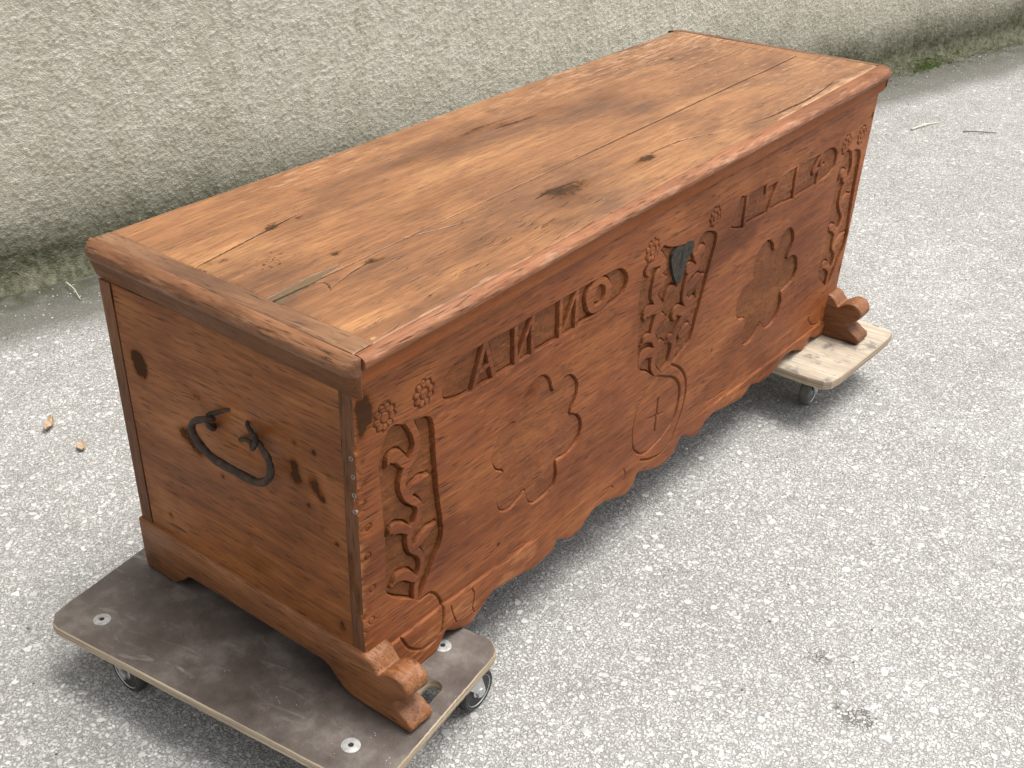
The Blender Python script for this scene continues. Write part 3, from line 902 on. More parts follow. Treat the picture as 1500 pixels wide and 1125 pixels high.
    # stains: dark scab at the top corner, plug holes along the corner, blots
    for x, z, rx, rz, s in ((0.017, 0.435, 0.016, 0.020, 1.2), (0.024, 0.415, 0.011, 0.016, 1.1), (0.012, 0.405, 0.008, 0.02, 0.9), (0.012, 0.352, 0.006, 0.007, 0.55), (0.015, 0.315, 0.008, 0.008, 0.55),
                            (0.014, 0.285, 0.006, 0.007, 0.55), (0.019, 0.235, 0.006, 0.009, 0.6), (0.013, 0.185, 0.007, 0.008, 0.5), (0.016, 0.135, 0.007, 0.010, 0.4), (0.013, 0.085, 0.006, 0.007, 0.4),
                            (0.35, 0.30, 0.02, 0.018, 0.35), (0.41, 0.285, 0.035, 0.02, 0.5), (0.33, 0.02, 0.006, 0.005, 0.8), (1.685, 0.43, 0.008, 0.012, 0.8),
                            (1.688, 0.15, 0.007, 0.014, 0.6), (1.685, 0.06, 0.008, 0.015, 0.6), (1.045, 0.10, 0.004, 0.007, 0.7), (0.94, 0.265, 0.012, 0.014, 0.8),
                            (1.34, 0.36, 0.14, 0.012, 0.22), (0.52, -0.035, 0.08, 0.035, 0.3), (0.95, -0.03, 0.06, 0.03, 0.25)):
        stain += gauss(X, Z, x, z, rx, rz, s)
    for x, z in ((0.018, 0.235), (0.014, 0.185), (0.02, 0.12), (0.016, 0.06), (1.69, 0.33)):
        rr = np.hypot(X - x, Z - z)
        h -= 0.0022 * np.exp(-((rr - 0.006) / 0.0014) ** 2)
    lab_f = lab[:-1, :-1]
    P = np.stack([X, -h, Z], -1)
    pieces = dict(split_grid(P, lab_f, [(0, 'front_panel')] + [(i, n) for i, (n, _) in parts.items()],
                             {'tone': tone, 'stain': stain, 'wear': wear}, crisp=True))
    front = obj('front_panel', pieces[0], M_FRONT, chest)
    for i, (n, lbl) in parts.items():
        if i in pieces:
            o = obj(n, pieces[i], M_FRONT, front)
            if lbl: o['label'] = lbl
    # thickness of the board: end grain at the corners and the sawn scalloped edge
    T = 0.028
    def strip(line, name, mat, flip):
        n = len(line)
        k = 4
        cols = [line * np.array([1, 0, 1]) + np.array([0, 1, 0]) * (line[:, 1:2] * (1 - t) + T * t) for t in np.linspace(0, 1, k)]
        Pp = np.stack(cols, 0)
        Q = grid_quads(k, n).reshape(-1, 4)
        if flip: Q = Q[:, ::-1]
        z0 = np.zeros(Pp.shape[0] * n)
        st = 0.5 * sstep((fbm(Pp[..., 1] * 90, Pp[..., 2] * 14, 61) - 0.5) / 0.2).ravel()
        o = obj(name, np_mesh(name, Pp.reshape(-1, 3), Q, {'tone': z0, 'stain': st * (0 if name != 'end_grain' else 1), 'wear': z0}), mat, front)
    strip(P[:, 0], 'end_grain', M_BOARD, True)
    strip(P[:, -1], 'end_grain', M_BOARD, False)
    strip(P[0], 'scalloped_edge', M_FRONT, False)
    # heart-shaped lock plate with keyhole
    hp = catmull(C['heart'], 4, True)
    bm = bmesh.new()
    bm_prism(bm, [tuple(q) for q in hp], 1, 0.006, -0.0012)
    plate = bm_obj('lock_plate', bm, M_PLATE, chest, smooth=True, bevel=0.0008, seg=1)
    plate['label'] = 'dark iron heart-shaped lock plate'
    for kx, kz, rx, rz in ((0.8625, 0.371, 0.0045, 0.0075), (0.861, 0.3545, 0.0062, 0.010), (0.846, 0.377, 0.003, 0.004), (0.885, 0.374, 0.003, 0.005), (0.857, 0.327, 0.0028, 0.0035)):
        bm = bmesh.new()
        bm_prism(bm, [(kx + rx * math.cos(a * math.pi / 8), kz + rz * math.sin(a * math.pi / 8)) for a in range(16)], 1, 0.002, -0.0017)
        bm_obj('keyhole' if rx > 0.004 else 'nail_hole', bm, M_HOLE, plate)
    # iron nails in the end grain of the front board
    for y, z in ((0.0107, 0.357), (0.0086, 0.328), (0.008, 0.297), (0.0082, 0.269)):
        bm = bmesh.new()
        bm_lathe(bm, [(0.0040, 0.004), (0.0040, -0.0004), (0.0032, -0.0009), (0.0026, -0.0004), (0.0022, 0.0010), (0.0002, 0.0012)], (0.0, y, z), (1, 0, 0), 12)
        bm_obj('nail', bm, M_NAIL, chest, smooth=True)
build_front()

def flat_board(name, x0, x1, y0, y1, z0, z1, axis, face, mat, stains=(), parent=chest, step=0.0035, warp=0.001):
    """one displaced face of a board (for end panels) with a thin body behind it"""
    a = np.arange(y0, y1 + step * 0.5, step)
    b = np.arange(z0, z1 + step * 0.5, step)
    A, B = np.meshgrid(a, b)
    h = warp * (fbm(A * 5, B * 7, 71) - 0.5) * 2
    st = np.zeros_like(h); tn = np.zeros_like(h); wr = np.zeros_like(h)
    for (y, z, ry, rz, s) in stains:
        st += gauss(A, B, y, z, ry, rz, s)
    sgn = -1 if face == x0 else 1
    P = np.stack([face + sgn * h, A, B], -1)
    Q = grid_quads(*A.shape).reshape(-1, 4)
    if sgn < 0: Q = Q[:, ::-1]
    me = np_mesh(name, P.reshape(-1, 3), Q, {'stain': st.ravel(), 'tone': tn.ravel(), 'wear': wr.ravel()})
    o = obj(name, me, mat, parent)
    bm = bmesh.new()
    if sgn < 0: bm_box(bm, x0 + 0.003, x1, y0, y1, z0, z1)
    else: bm_box(bm, x0, x1 - 0.003, y0, y1, z0, z1)
    bm_obj('board_core', bm, mat, o)
    return o

SIDE_ST = [(0.476, 0.335, 0.018, 0.021, 1.5), (0.482, 0.352, 0.013, 0.010, 1.0), (0.372, 0.246, 0.028, 0.018, 1.0), (0.352, 0.232, 0.016, 0.020, 0.8),
           (0.129, 0.298, 0.010, 0.009, 1.0), (0.127, 0.275, 0.013, 0.014, 1.1), (0.089, 0.277, 0.014, 0.015, 1.0), (0.075, 0.260, 0.010, 0.010, 0.8),
           (0.125, 0.335, 0.007, 0.006, 0.7), (0.085, 0.335, 0.006, 0.007, 0.8), (0.105, 0.235, 0.006, 0.006, 0.7), (0.08, 0.205, 0.007, 0.006, 0.6),
           (0.05, 0.19, 0.006, 0.005, 0.9), (0.30, 0.20, 0.006, 0.006, 0.7), (0.34, 0.33, 0.03, 0.012, 0.5), (0.20, 0.31, 0.03, 0.02, 0.5),
           (0.24, 0.06, 0.05, 0.02, 0.4), (0.05, 0.03, 0.008, 0.012, 0.9), (0.46, 0.05, 0.008, 0.01, 0.6), (0.05, 0.31, 0.05, 0.004, 0.5), (0.44, 0.10, 0.03, 0.02, 0.3)]
flat_board('end_panel', 0.0015, 0.024, 0.0285, 0.520, 0.0, 0.466, 0, 0.0015, M_SIDE, SIDE_ST)
flat_board('end_panel', L - 0.024, L - 0.0015, 0.0285, 0.520, 0.0, 0.466, 0, L - 0.0015, M_SIDE, step=0.02)
bm = bmesh.new(); bm_box(bm, 0.0, L, 0.521, D, -0.02, 0.466)
bm_obj('back_panel', bm, M_BOARD, chest, bevel=0.003)
bm = bmesh.new(); bm_box(bm, 0.03, L - 0.03, 0.03, 0.52, 0.0, 0.02)
bm_obj('bottom_board', bm, M_BOARD, chest)

# sole boards with scrolled front feet, one under each end
def build_plinth(x0, x1, lbl):
    prof = [(0.0, 0.0045), (-0.010, 0.0015), (-0.0165, -0.004), (-0.024, -0.0135), (-0.030, -0.0185), (-0.036, -0.0135), (-0.046, -0.0065), (-0.058, -0.003), (-0.070, -0.0045),
            (-0.080, -0.011), (-0.0865, -0.020), (-0.0875, -0.030), (-0.083, -0.040), (-0.074, -0.0485), (-0.063, -0.0545), (-0.056, -0.0585), (-0.0585, -0.064), (-0.066, -0.0695),
            (-0.076, -0.0755), (-0.087, -0.082), (-0.0945, -0.089), (-0.0955, -0.096), (-0.0905, -0.104), (-0.05, -0.104), (0.005, -0.104), (0.030, -0.1035), (0.048, -0.096), (0.066, -0.081), (0.082, -0.067), (0.1, -0.0615),
            (0.2, -0.063), (0.30, -0.064), (0.418, -0.066), (0.430, -0.070), (0.445, -0.085), (0.470, -0.104), (0.51, -0.104), (0.549, -0.104), (0.5535, -0.095), (0.555, -0.06), (0.555, -0.01), (0.553, 0.0045)]
    # sections across the board: worn, rounded arrises and an uneven hand-sawn face
    rear = np.array(prof[22:])
    rear = np.vstack([np.linspace(a, b_, max(2, int(np.hypot(*(b_ - a)) / 0.02)), endpoint=False) for a, b_ in zip(rear, np.vstack([rear[1:], [prof[0]]]))])
    q = np.vstack([catmull(prof[:23], 3)[:-1], rear])
    tg = np.roll(q, -1, 0) - np.roll(q, 1, 0)
    nr = np.stack([tg[:, 1], -tg[:, 0]], 1) / (np.linalg.norm(tg, axis=1, keepdims=True) + 1e-9)
    area = 0.5 * np.sum(q[:, 0] * np.roll(q[:, 1], -1) - np.roll(q[:, 0], -1) * q[:, 1])
    if area < 0: nr = -nr                                       # outward
    n = len(q)
    xs_ = [x0, x0 + 0.0012, x0 + 0.0038] + list(np.linspace(x0 + 0.009, x1 - 0.009, 7)) + [x1 - 0.0038, x1 - 0.0012, x1]
    ins = [0.0036, 0.0016, 0.0003] + [0.0] * 7 + [0.0003, 0.0016, 0.0036]
    bm = bmesh.new()
    rings = []
    s = np.arange(n) * 0.35
    for k, (x, d) in enumerate(zip(xs_, ins)):
        front_w = np.clip((0.0 - q[:, 0]) / 0.05, 0.0, 1.0)
        wob = 0.0022 * (fbm(s, np.full(n, x * 55.0), 101) - 0.5) * (0.5 + front_w) + 0.0022 * np.minimum(0, fbm(s * 1.3, np.full(n, x * 80.0), 105) - 0.42) * 6 * front_w
        off = (-d * (0.7 + 0.9 * vnoise(s * 0.7, np.full(n, x * 20), 109)) + wob)[:, None] * nr
        p_ = q + off
        p_[:, 1] = np.maximum(p_[:, 1], -0.104 + 1e-5 * np.arange(n) / n)
        rings.append([bm.verts.new((x, a, b_)) for a, b_ in p_])
    for a, b_ in zip(rings[:-1], rings[1:]):
        for k in range(n):
            bm.faces.new((a[k], a[(k + 1) % n], b_[(k + 1) % n], b_[k]))
    from mathutils.geometry import tessellate_polygon
    for ring in (rings[0], rings[-1]):
        for tri in tessellate_polygon([[Vector((v_.co.y, v_.co.z, 0)) for v_ in ring]]):
            try: bm.faces.new([ring[t_] for t_ in tri])
            except ValueError: pass
    return bm_obj('sole_board', bm, M_PLINTH, chest, smooth=True)
build_plinth(-0.0065, 0.046, 'left')
build_plinth(L - 0.052, L + 0.0065, 'right')

# iron drop handle and its two clinched staples
hp = [(-0.010, 0.288, 0.316), (-0.024, 0.290, 0.322), (-0.028, 0.313, 0.311), (-0.026, 0.326, 0.290), (-0.022, 0.315, 0.264), (-0.020, 0.289, 0.250), (-0.020, 0.245, 0.2475), (-0.021, 0.198, 0.249),
      (-0.023, 0.170, 0.261), (-0.026, 0.151, 0.285), (-0.025, 0.154, 0.308), (-0.022, 0.169, 0.319), (-0.014, 0.184, 0.320)]
hq = catmull(hp, 6)
tt = np.linspace(0, 1, len(hq))
rad = 0.0040 + 0.0027 * np.sin(np.pi * tt) ** 0.8 + 0.0004 * np.sin(tt * 60)
handle = obj('drop_handle', tube_mesh('drop_handle', hq, rad, 10, 0.10), M_IRON, chest)
handle['label'] = 'rusted wrought iron drop handle on the end panel'
for pts, r0 in (([(0.004, 0.300, 0.318), (-0.012, 0.299, 0.320), (-0.020, 0.293, 0.312), (-0.016, 0.289, 0.302), (-0.006, 0.296, 0.296), (-0.003, 0.306, 0.294)], 0.0048),
                ([(0.002, 0.262, 0.338), (-0.004, 0.276, 0.332), (-0.010, 0.289, 0.325), (-0.012, 0.298, 0.318)], 0.0042),
                ([(0.004, 0.244, 0.293), (-0.005, 0.238, 0.297), (-0.008, 0.222, 0.306), (-0.016, 0.200, 0.312), (-0.024, 0.188, 0.312), (-0.026, 0.181, 0.321), (-0.018, 0.186, 0.327), (-0.008, 0.203, 0.322)], 0.0046),
                ([(0.003, 0.225, 0.331), (-0.004, 0.219, 0.331), (-0.008, 0.208, 0.327), (-0.012, 0.196, 0.318)], 0.0042)):
    q = catmull(pts, 5)
    t = np.linspace(0, 1, len(q))
    obj('handle_staple', tube_mesh('handle_staple', q, r0 * (0.65 + 0.40 * t), 8, 0.12), M_IRON, chest)

# lid
def build_lid():
    bm = bmesh.new()
    bm_box(bm, 0.004, L + 0.024, 0.030, 0.548, H - 0.001, ZT - 0.0095)
    lid = bm_obj('lid', bm, M_BOARD, chest, bevel=0.003)
    nx, ny = 580, 420
    u = np.linspace(0, 1, nx)[None]
    v = np.linspace(0, 1, ny)[:, None]
    yb_ = lambda x: 0.5765 - 0.0155 * np.clip(x / 0.56, 0, 1) - 0.007 * np.clip((x - 0.56) / 1.1, 0, 1)
    yf_ = lambda x: -0.006 + 0.0195 * x
    x0 = u * (L + 0.01)
    Y = yf_(x0) * (1 - v) + yb_(x0) * v
    XL = -0.002 + 0.031 * (Y + 0.0085)
    xr_ = lambda y: 1.729 + 0.02 * y - 0.014 * np.clip(1 - (y + 0.0) / 0.030, 0, 1) ** 2.2 - 0.018 * np.clip(1 - (0.556 - y) / 0.034, 0, 1) ** 2.2
    XR = xr_(Y)
    X = XL + (XR - XL) * u
    h = 0.0030 * (fbm(X * 1.6, Y * 5, 3) - 0.5) + 0.0006 * (fbm(X * 12, Y * 140, 9) - 0.5)
    tone = np.zeros_like(h); stain = np.zeros_like(h); wear = np.zeros_like(h)
    def cut(pts, wd, dp, st=1.5, taper=True):
        P = catmull(pts, 6)
        m = (X > P[:, 0].min() - 0.03) & (X < P[:, 0].max() + 0.03) & (Y > P[:, 1].min() - 0.03) & (Y < P[:, 1].max() + 0.03)
        d, t = line_dist(X[m], Y[m], P)
        ww = wd * (0.45 + 0.55 * np.sin(np.pi * np.clip(t, 0.02, 0.98)) if taper else 1.0)
        jit = 1 + 0.7 * (vnoise(X[m] * 90, Y[m] * 200, 13) - 0.5)
        g = np.exp(-(d / (ww * jit)) ** 2)
        h[m] -= dp * g
        stain[m] = np.maximum(stain[m], st * g)
    # joints: two long boards between the end boards
    ySeam = 0.1885 + 0.010 * np.clip(X, 0, 1.7) + 0.0022 * (vnoise(X * 7, X * 0, 4) - 0.5)
    xS0 = 0.0352 + 0.0235 * (Y + 0.0156) + 0.003 * (vnoise(Y * 40, Y * 0, 5) - 0.5)
    xS1 = 1.668 + 0.088 * Y
    seam = np.abs(Y - ySeam)
    open_ = np.interp(X[0], [0, 0.05, 0.2, 0.45, 0.75, 0.9, 1.3, 1.7], [1.0, 1.0, 0.35, 0.35, 0.4, 0.85, 1.0, 1.0])[None]
    g = np.exp(-(seam / 0.0017) ** 2) * ((X > xS0) & (X < xS1))
    h -= 0.0045 * g * open_
    stain += 1.7 * g * open_
    for xs_ in (xS0, xS1):
        g = np.exp(-((X - xs_) / 0.0018) ** 2)
        h -= 0.0022 * g
        stain += 0.35 * g
    lift = (X < xS0) * 0.0012
    h += lift
    # crumbled filler where the joint meets the left end board
    fl, ft = line_dist(X, Y, catmull([(0.022, 0.187), (0.07, 0.190), (0.13, 0.199), (0.185, 0.2025)], 4))
    ff = sstep((0.016 * (1 - 0.75 * ft) * (0.6 + 0.8 * fbm(X * 60, Y * 60, 17)) - fl) / 0.003) * (X > xS0)
    h -= 0.0014 * ff * (0.3 + fbm(X * 120, Y * 120, 18))
    tone = np.maximum(tone, 1.0 * ff)
    stain += 0.25 * ff * fbm(X * 90, Y * 150, 19)
    # splits and shakes
    cut([(0.045, 0.358), (0.112, 0.3686), (0.2206, 0.3843), (0.287, 0.394)], 0.0016, 0.0040)
    cut([(1.176, 0.0517), (1.24, 0.043), (1.299, 0.0405), (1.3857, 0.0377), (1.46, 0.041), (1.5434, 0.0497)], 0.0022, 0.0045)
    cut([(0.90, 0.108), (0.95, 0.108), (1.0027, 0.1015), (1.0669, 0.080), (1.129, 0.0559)], 0.0018, 0.0025, 1.02)
    cut([(1.40, 0.335), (1.474, 0.3387), (1.56, 0.332), (1.665, 0.330)], 0.0018, 0.0030, 1.02)
    cut([(1.30, 0.455), (1.40, 0.468), (1.52, 0.470), (1.62, 0.480)], 0.0016, 0.0022, 0.85)
    cut([(1.40, 0.500), (1.43, 0.505), (1.455, 0.497)], 0.0018, 0.0030, 1.36)
    cut([(0.226, 0.1751), (0.18, 0.170), (0.12, 0.155)], 0.0013, 0.0028, 1.19)
    cut([(0.115, 0.188), (0.13, 0.176), (0.122, 0.158), (0.115, 0.15)], 0.0013, 0.0025, 1.19)
    cut([(0.32, 0.196), (0.40, 0.170), (0.46, 0.160)], 0.0014, 0.0020, 0.85)
    cut([(0.58, 0.135), (0.64, 0.137), (0.70, 0.130)], 0.0022, 0.0022, 0.85)
    cut([(0.80, 0.445), (0.88, 0.440), (0.94, 0.437)], 0.0028, 0.0015, 0.5)
    cut([(0.84, 0.415), (0.90, 0.408), (0.955, 0.404)], 0.0030, 0.0015, 0.55)
    # short grain checks in the front board near the left end
    r2 = np.random.default_rng(21)
    for _ in range(46):
        cx, cy = r2.uniform(0.05, 0.62), r2.uniform(0.0, 0.17)
        ln = r2.uniform(0.010, 0.045)
        cut([(cx, cy), (cx + ln * 0.5, cy + r2.normal(0, 0.0012)), (cx + ln, cy + ln * 0.08)], 0.0010, 0.0016, 0.75)
    for _ in range(34):
        cx, cy = r2.uniform(0.1, 1.6), r2.uniform(0.05, 0.55)
        ln = r2.uniform(0.008, 0.03)
        cut([(cx, cy), (cx + ln * 0.5, cy + r2.normal(0, 0.002)), (cx + ln, cy)], 0.0011, 0.0014, 0.6)
    # knots, scorch marks and worm holes
    for x, y, rx, ry, s in ((0.2206, 0.3843, 0.010, 0.007, 1.3), (0.235, 0.392, 0.03, 0.013, 0.55), (0.282, 0.386, 0.008, 0.004, 1.0), (0.276, 0.380, 0.004, 0.003, 0.9), (0.2113, 0.2358, 0.010, 0.006, 1.2), (0.235, 0.238, 0.02, 0.005, 0.5),
                            (0.2256, 0.1751, 0.012, 0.006, 1.4), (0.24, 0.168, 0.012, 0.004, 0.8), (0.866, 0.421, 0.03, 0.010, 0.6), (0.80, 0.44, 0.05, 0.012, 0.45), (0.70, 0.43, 0.06, 0.02, 0.35), (0.99, 0.405, 0.10, 0.022, 0.32), (0.35, 0.222, 0.010, 0.004, 0.6),
                            (0.62, 0.139, 0.022, 0.008, 0.7), (0.6346, 0.127, 0.016, 0.007, 0.9), (0.67, 0.118, 0.055, 0.018, 0.5), (0.62, 0.095, 0.06, 0.03, 0.28), (0.8754, 0.1003, 0.016, 0.008, 1.2), (0.85, 0.097, 0.05, 0.012, 0.5), (1.145, 0.36, 0.05, 0.02, 0.35),
                            (1.4948, 0.4155, 0.012, 0.007, 0.9), (0.581, 0.4102, 0.05, 0.03, 0.25), (0.06, 0.352, 0.028, 0.013, 0.6), (0.09, 0.345, 0.012, 0.006, 0.6), (0.17, 0.47, 0.006, 0.003, 0.6), (0.18, 0.455, 0.012, 0.003, 0.6), (0.43, 0.255, 0.06, 0.012, 0.3), (0.55, 0.27, 0.09, 0.02, 0.25),
                            (0.46, 0.33, 0.05, 0.014, 0.35), (0.74, 0.335, 0.014, 0.006, 0.4), (0.30, 0.30, 0.05, 0.03, 0.2), (1.25, 0.40, 0.06, 0.02, 0.25), (1.60, 0.44, 0.05, 0.03, 0.3), (0.10, 0.265, 0.02, 0.01, 0.25), (0.36, 0.10, 0.08, 0.03, 0.22), (0.5, 0.05, 0.12, 0.025, 0.28)):
        stain += gauss(X, Y, x, y, rx * 1.1, ry * 1.15, s * (1.15 if rx > 0.03 else 0.72))
    for x, y in ((0.2206, 0.3843), (0.2113, 0.2358), (0.2256, 0.1751), (0.8754, 0.1003), (0.6346, 0.127), (1.4948, 0.4155), (0.282, 0.386)):
        h -= gauss(X, Y, x, y, 0.006, 0.004, 0.0030)
    for _ in range(26):
        cx, cy = r2.normal(0.125, 0.02), r2.normal(0.285, 0.012)
        stain += gauss(X, Y, cx, cy, 0.0022, 0.0018, 0.9)
    # handled edges: paler, splintered along the front
    wear += 0.50 * np.exp(-(Y - yf_(X)) / 0.014) * sstep((fbm(X * 7, Y * 60, 33) - 0.42) / 0.3)
    wear += 0.42 * sstep((Y - 0.30) / 0.22) * fbm(X * 4, Y * 12, 37) + 0.25 * sstep((X - 1.0) / 0.5)  # pale sky sheen painted into the colour of the back half and right
    wear += gauss(X, Y, 0.045, 0.004, 0.008, 0.004, 0.8) + gauss(X, Y, 0.075, 0.001, 0.03, 0.003, 0.5) + gauss(X, Y, 0.17, -0.001, 0.05, 0.003, 0.4)
    # worn rims
    h -= 0.007 * np.exp(-(yb_(X) - Y) / 0.005)
    h -= 0.0015 * np.exp(-np.abs(Y - yf_(X)) / 0.002)
    h -= 0.0014 * np.exp(-np.abs(X - XL) / 0.0018)
    h -= 0.0012 * np.exp(-np.abs(XR - X) / 0.0018)
    P = np.stack([X, Y, ZT + h], -1)
    Xc, Yc = X[:-1, :-1], Y[:-1, :-1]
    lab = np.where(Xc < xS0[:-1, :-1], 2, np.where(Xc > xS1[:-1, :-1], 3, np.where(Yc < ySeam[:-1, :-1], 0, 1)))
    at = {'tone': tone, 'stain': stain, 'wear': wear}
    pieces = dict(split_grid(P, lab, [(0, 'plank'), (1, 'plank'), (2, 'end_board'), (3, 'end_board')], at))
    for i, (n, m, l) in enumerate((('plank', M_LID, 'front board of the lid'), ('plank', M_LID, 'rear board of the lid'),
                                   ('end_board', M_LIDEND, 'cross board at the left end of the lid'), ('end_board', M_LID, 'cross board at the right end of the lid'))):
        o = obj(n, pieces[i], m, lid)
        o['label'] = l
    # swept mouldings round three edges
    def sweep(name, line, prof, mat, lbl, endr=0.022, ends=(True, True), amp=0.0012, wearf=0.3, stainf=0.0, keep=False, strip_tone=0.0, tone_at=0.66):
        """line(t) -> base point (x, y), outward unit (x, y); prof: (outward, z)"""
        n = 300
        pr = catmull(prof, 4)
        t = np.linspace(0, 1, n)
        V = np.zeros((len(pr), n, 3))
        base = np.array([line(a)[0] for a in t]); outw = np.array([line(a)[1] for a in t])
        s = np.concatenate([[0], np.cumsum(np.hypot(*np.diff(base, axis=0).T))])
        e = np.ones(n)
        extra = np.maximum(0, base[:, 1] - 0.006) if keep else 0.0   # the nose stays in front of the chest face
        if ends[0]: e *= np.sqrt(np.clip(1 - np.clip(1 - s / endr, 0, 1) ** 2, 0.0, 1))
        if ends[1]: e *= np.sqrt(np.clip(1 - np.clip(1 - (s[-1] - s) / endr, 0, 1) ** 2, 0.0, 1))
        for j, (o_, z_) in enumerate(pr):
            nz_ = amp * (fbm(s * 22, np.full(n, j * 0.35), 81) - 0.5) * 2 + 0.0006 * (vnoise(s * 160, np.full(n, j * 1.3), 85) - 0.5)
            k = sstep(np.array([o_ / 0.008]))[0]
            oo = (o_ + nz_ * k) * (0.12 + 0.88 * e) + extra * sstep(np.array([o_ / 0.010]))[0]
            V[j, :, 0] = base[:, 0] + outw[:, 0] * oo
            V[j, :, 1] = base[:, 1] + outw[:, 1] * oo
            V[j, :, 2] = ZT + z_ + nz_ * 0.6 * k
        Q = grid_quads(len(pr), n).reshape(-1, 4)
        jj = np.repeat(np.linspace(0, 1, len(pr))[:, None], n, 1)
        ss = np.repeat(s[None], len(pr), 0)
        wv = wearf * np.exp(-((jj - 0.32) / 0.22) ** 2) * (0.3 + fbm(ss * 14, jj * 5, 88))
        sv = stainf * sstep((jj - 0.45) / 0.15) * (0.4 + fbm(ss * 12, jj * 6, 91)) + 0.3 * sstep((fbm(ss * 18, jj * 5, 95) - 0.64) / 0.1)
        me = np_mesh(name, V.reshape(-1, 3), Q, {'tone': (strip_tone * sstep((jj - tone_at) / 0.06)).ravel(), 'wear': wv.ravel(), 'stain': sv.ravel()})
        o = obj(name, me, mat, lid)
        o['label'] = lbl
        # end caps
        for k in (0, n - 1):
            bm = bmesh.new()
            f = [bm.verts.new(V[j, k]) for j in range(len(pr))]
            bm.faces.new(f)
            bm_obj('moulding_end', bm, mat, lid)
        return o
    def front_line(t):
        x = -0.001 + t * 1.7275
        return (x, float(yf_(x)) - 0.0004), (0.0, -1.0)
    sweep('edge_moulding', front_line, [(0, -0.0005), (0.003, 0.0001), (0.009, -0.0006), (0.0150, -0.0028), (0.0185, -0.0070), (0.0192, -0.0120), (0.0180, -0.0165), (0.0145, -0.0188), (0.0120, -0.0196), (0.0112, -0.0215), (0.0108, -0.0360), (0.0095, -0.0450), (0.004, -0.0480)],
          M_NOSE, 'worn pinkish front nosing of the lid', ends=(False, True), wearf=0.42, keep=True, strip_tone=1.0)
    def left_line(t):
        y = 0.573 - t * (0.573 + 0.020)
        return (-0.002 + 0.031 * (y + 0.0085) - 0.0004, y), (-1.0, 0.0)
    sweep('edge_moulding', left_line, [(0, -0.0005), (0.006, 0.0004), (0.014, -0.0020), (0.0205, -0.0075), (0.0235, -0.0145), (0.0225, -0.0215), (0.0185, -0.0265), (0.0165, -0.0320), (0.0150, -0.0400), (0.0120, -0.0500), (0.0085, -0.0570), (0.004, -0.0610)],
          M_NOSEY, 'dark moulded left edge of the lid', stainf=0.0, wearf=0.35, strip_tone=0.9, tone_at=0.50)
    def right_line(t):
        y = -0.006 + t * 0.563
        return (float(xr_(y)) + 0.0004, y), (1.0, 0.0)
    sweep('edge_moulding', right_line, [(0, -0.0005), (0.012, -0.0006), (0.021, -0.004), (0.028, -0.0115), (0.030, -0.0200), (0.027, -0.0280), (0.019, -0.0340), (0.008, -0.0370), (-0.006, -0.0380), (-0.012, -0.038)],
          M_NOSEY, 'rounded right edge of the lid', wearf=0.6, endr=0.014)
build_lid()

# ------------------------------------------------------------------ dollies
def rrect_ray(a, hw, hl, r, cx, cy):
    """distance from (cx, cy) along angle a to a rounded rectangle"""
    dx, dy = math.cos(a), math.sin(a)
    lo, hi = 0.0, 3.0
    for _ in range(40):
        mid = (lo + hi) / 2
        x, y = cx + dx * mid, cy + dy * mid
        qx, qy = abs(x) - (hw - r), abs(y) - (hl - r)
        d = math.hypot(max(qx, 0), max(qy, 0)) + min(max(qx, qy), 0) - r
        if d < 0: lo = mid
        else: hi = mid
    return cx + dx * lo, cy + dy * lo

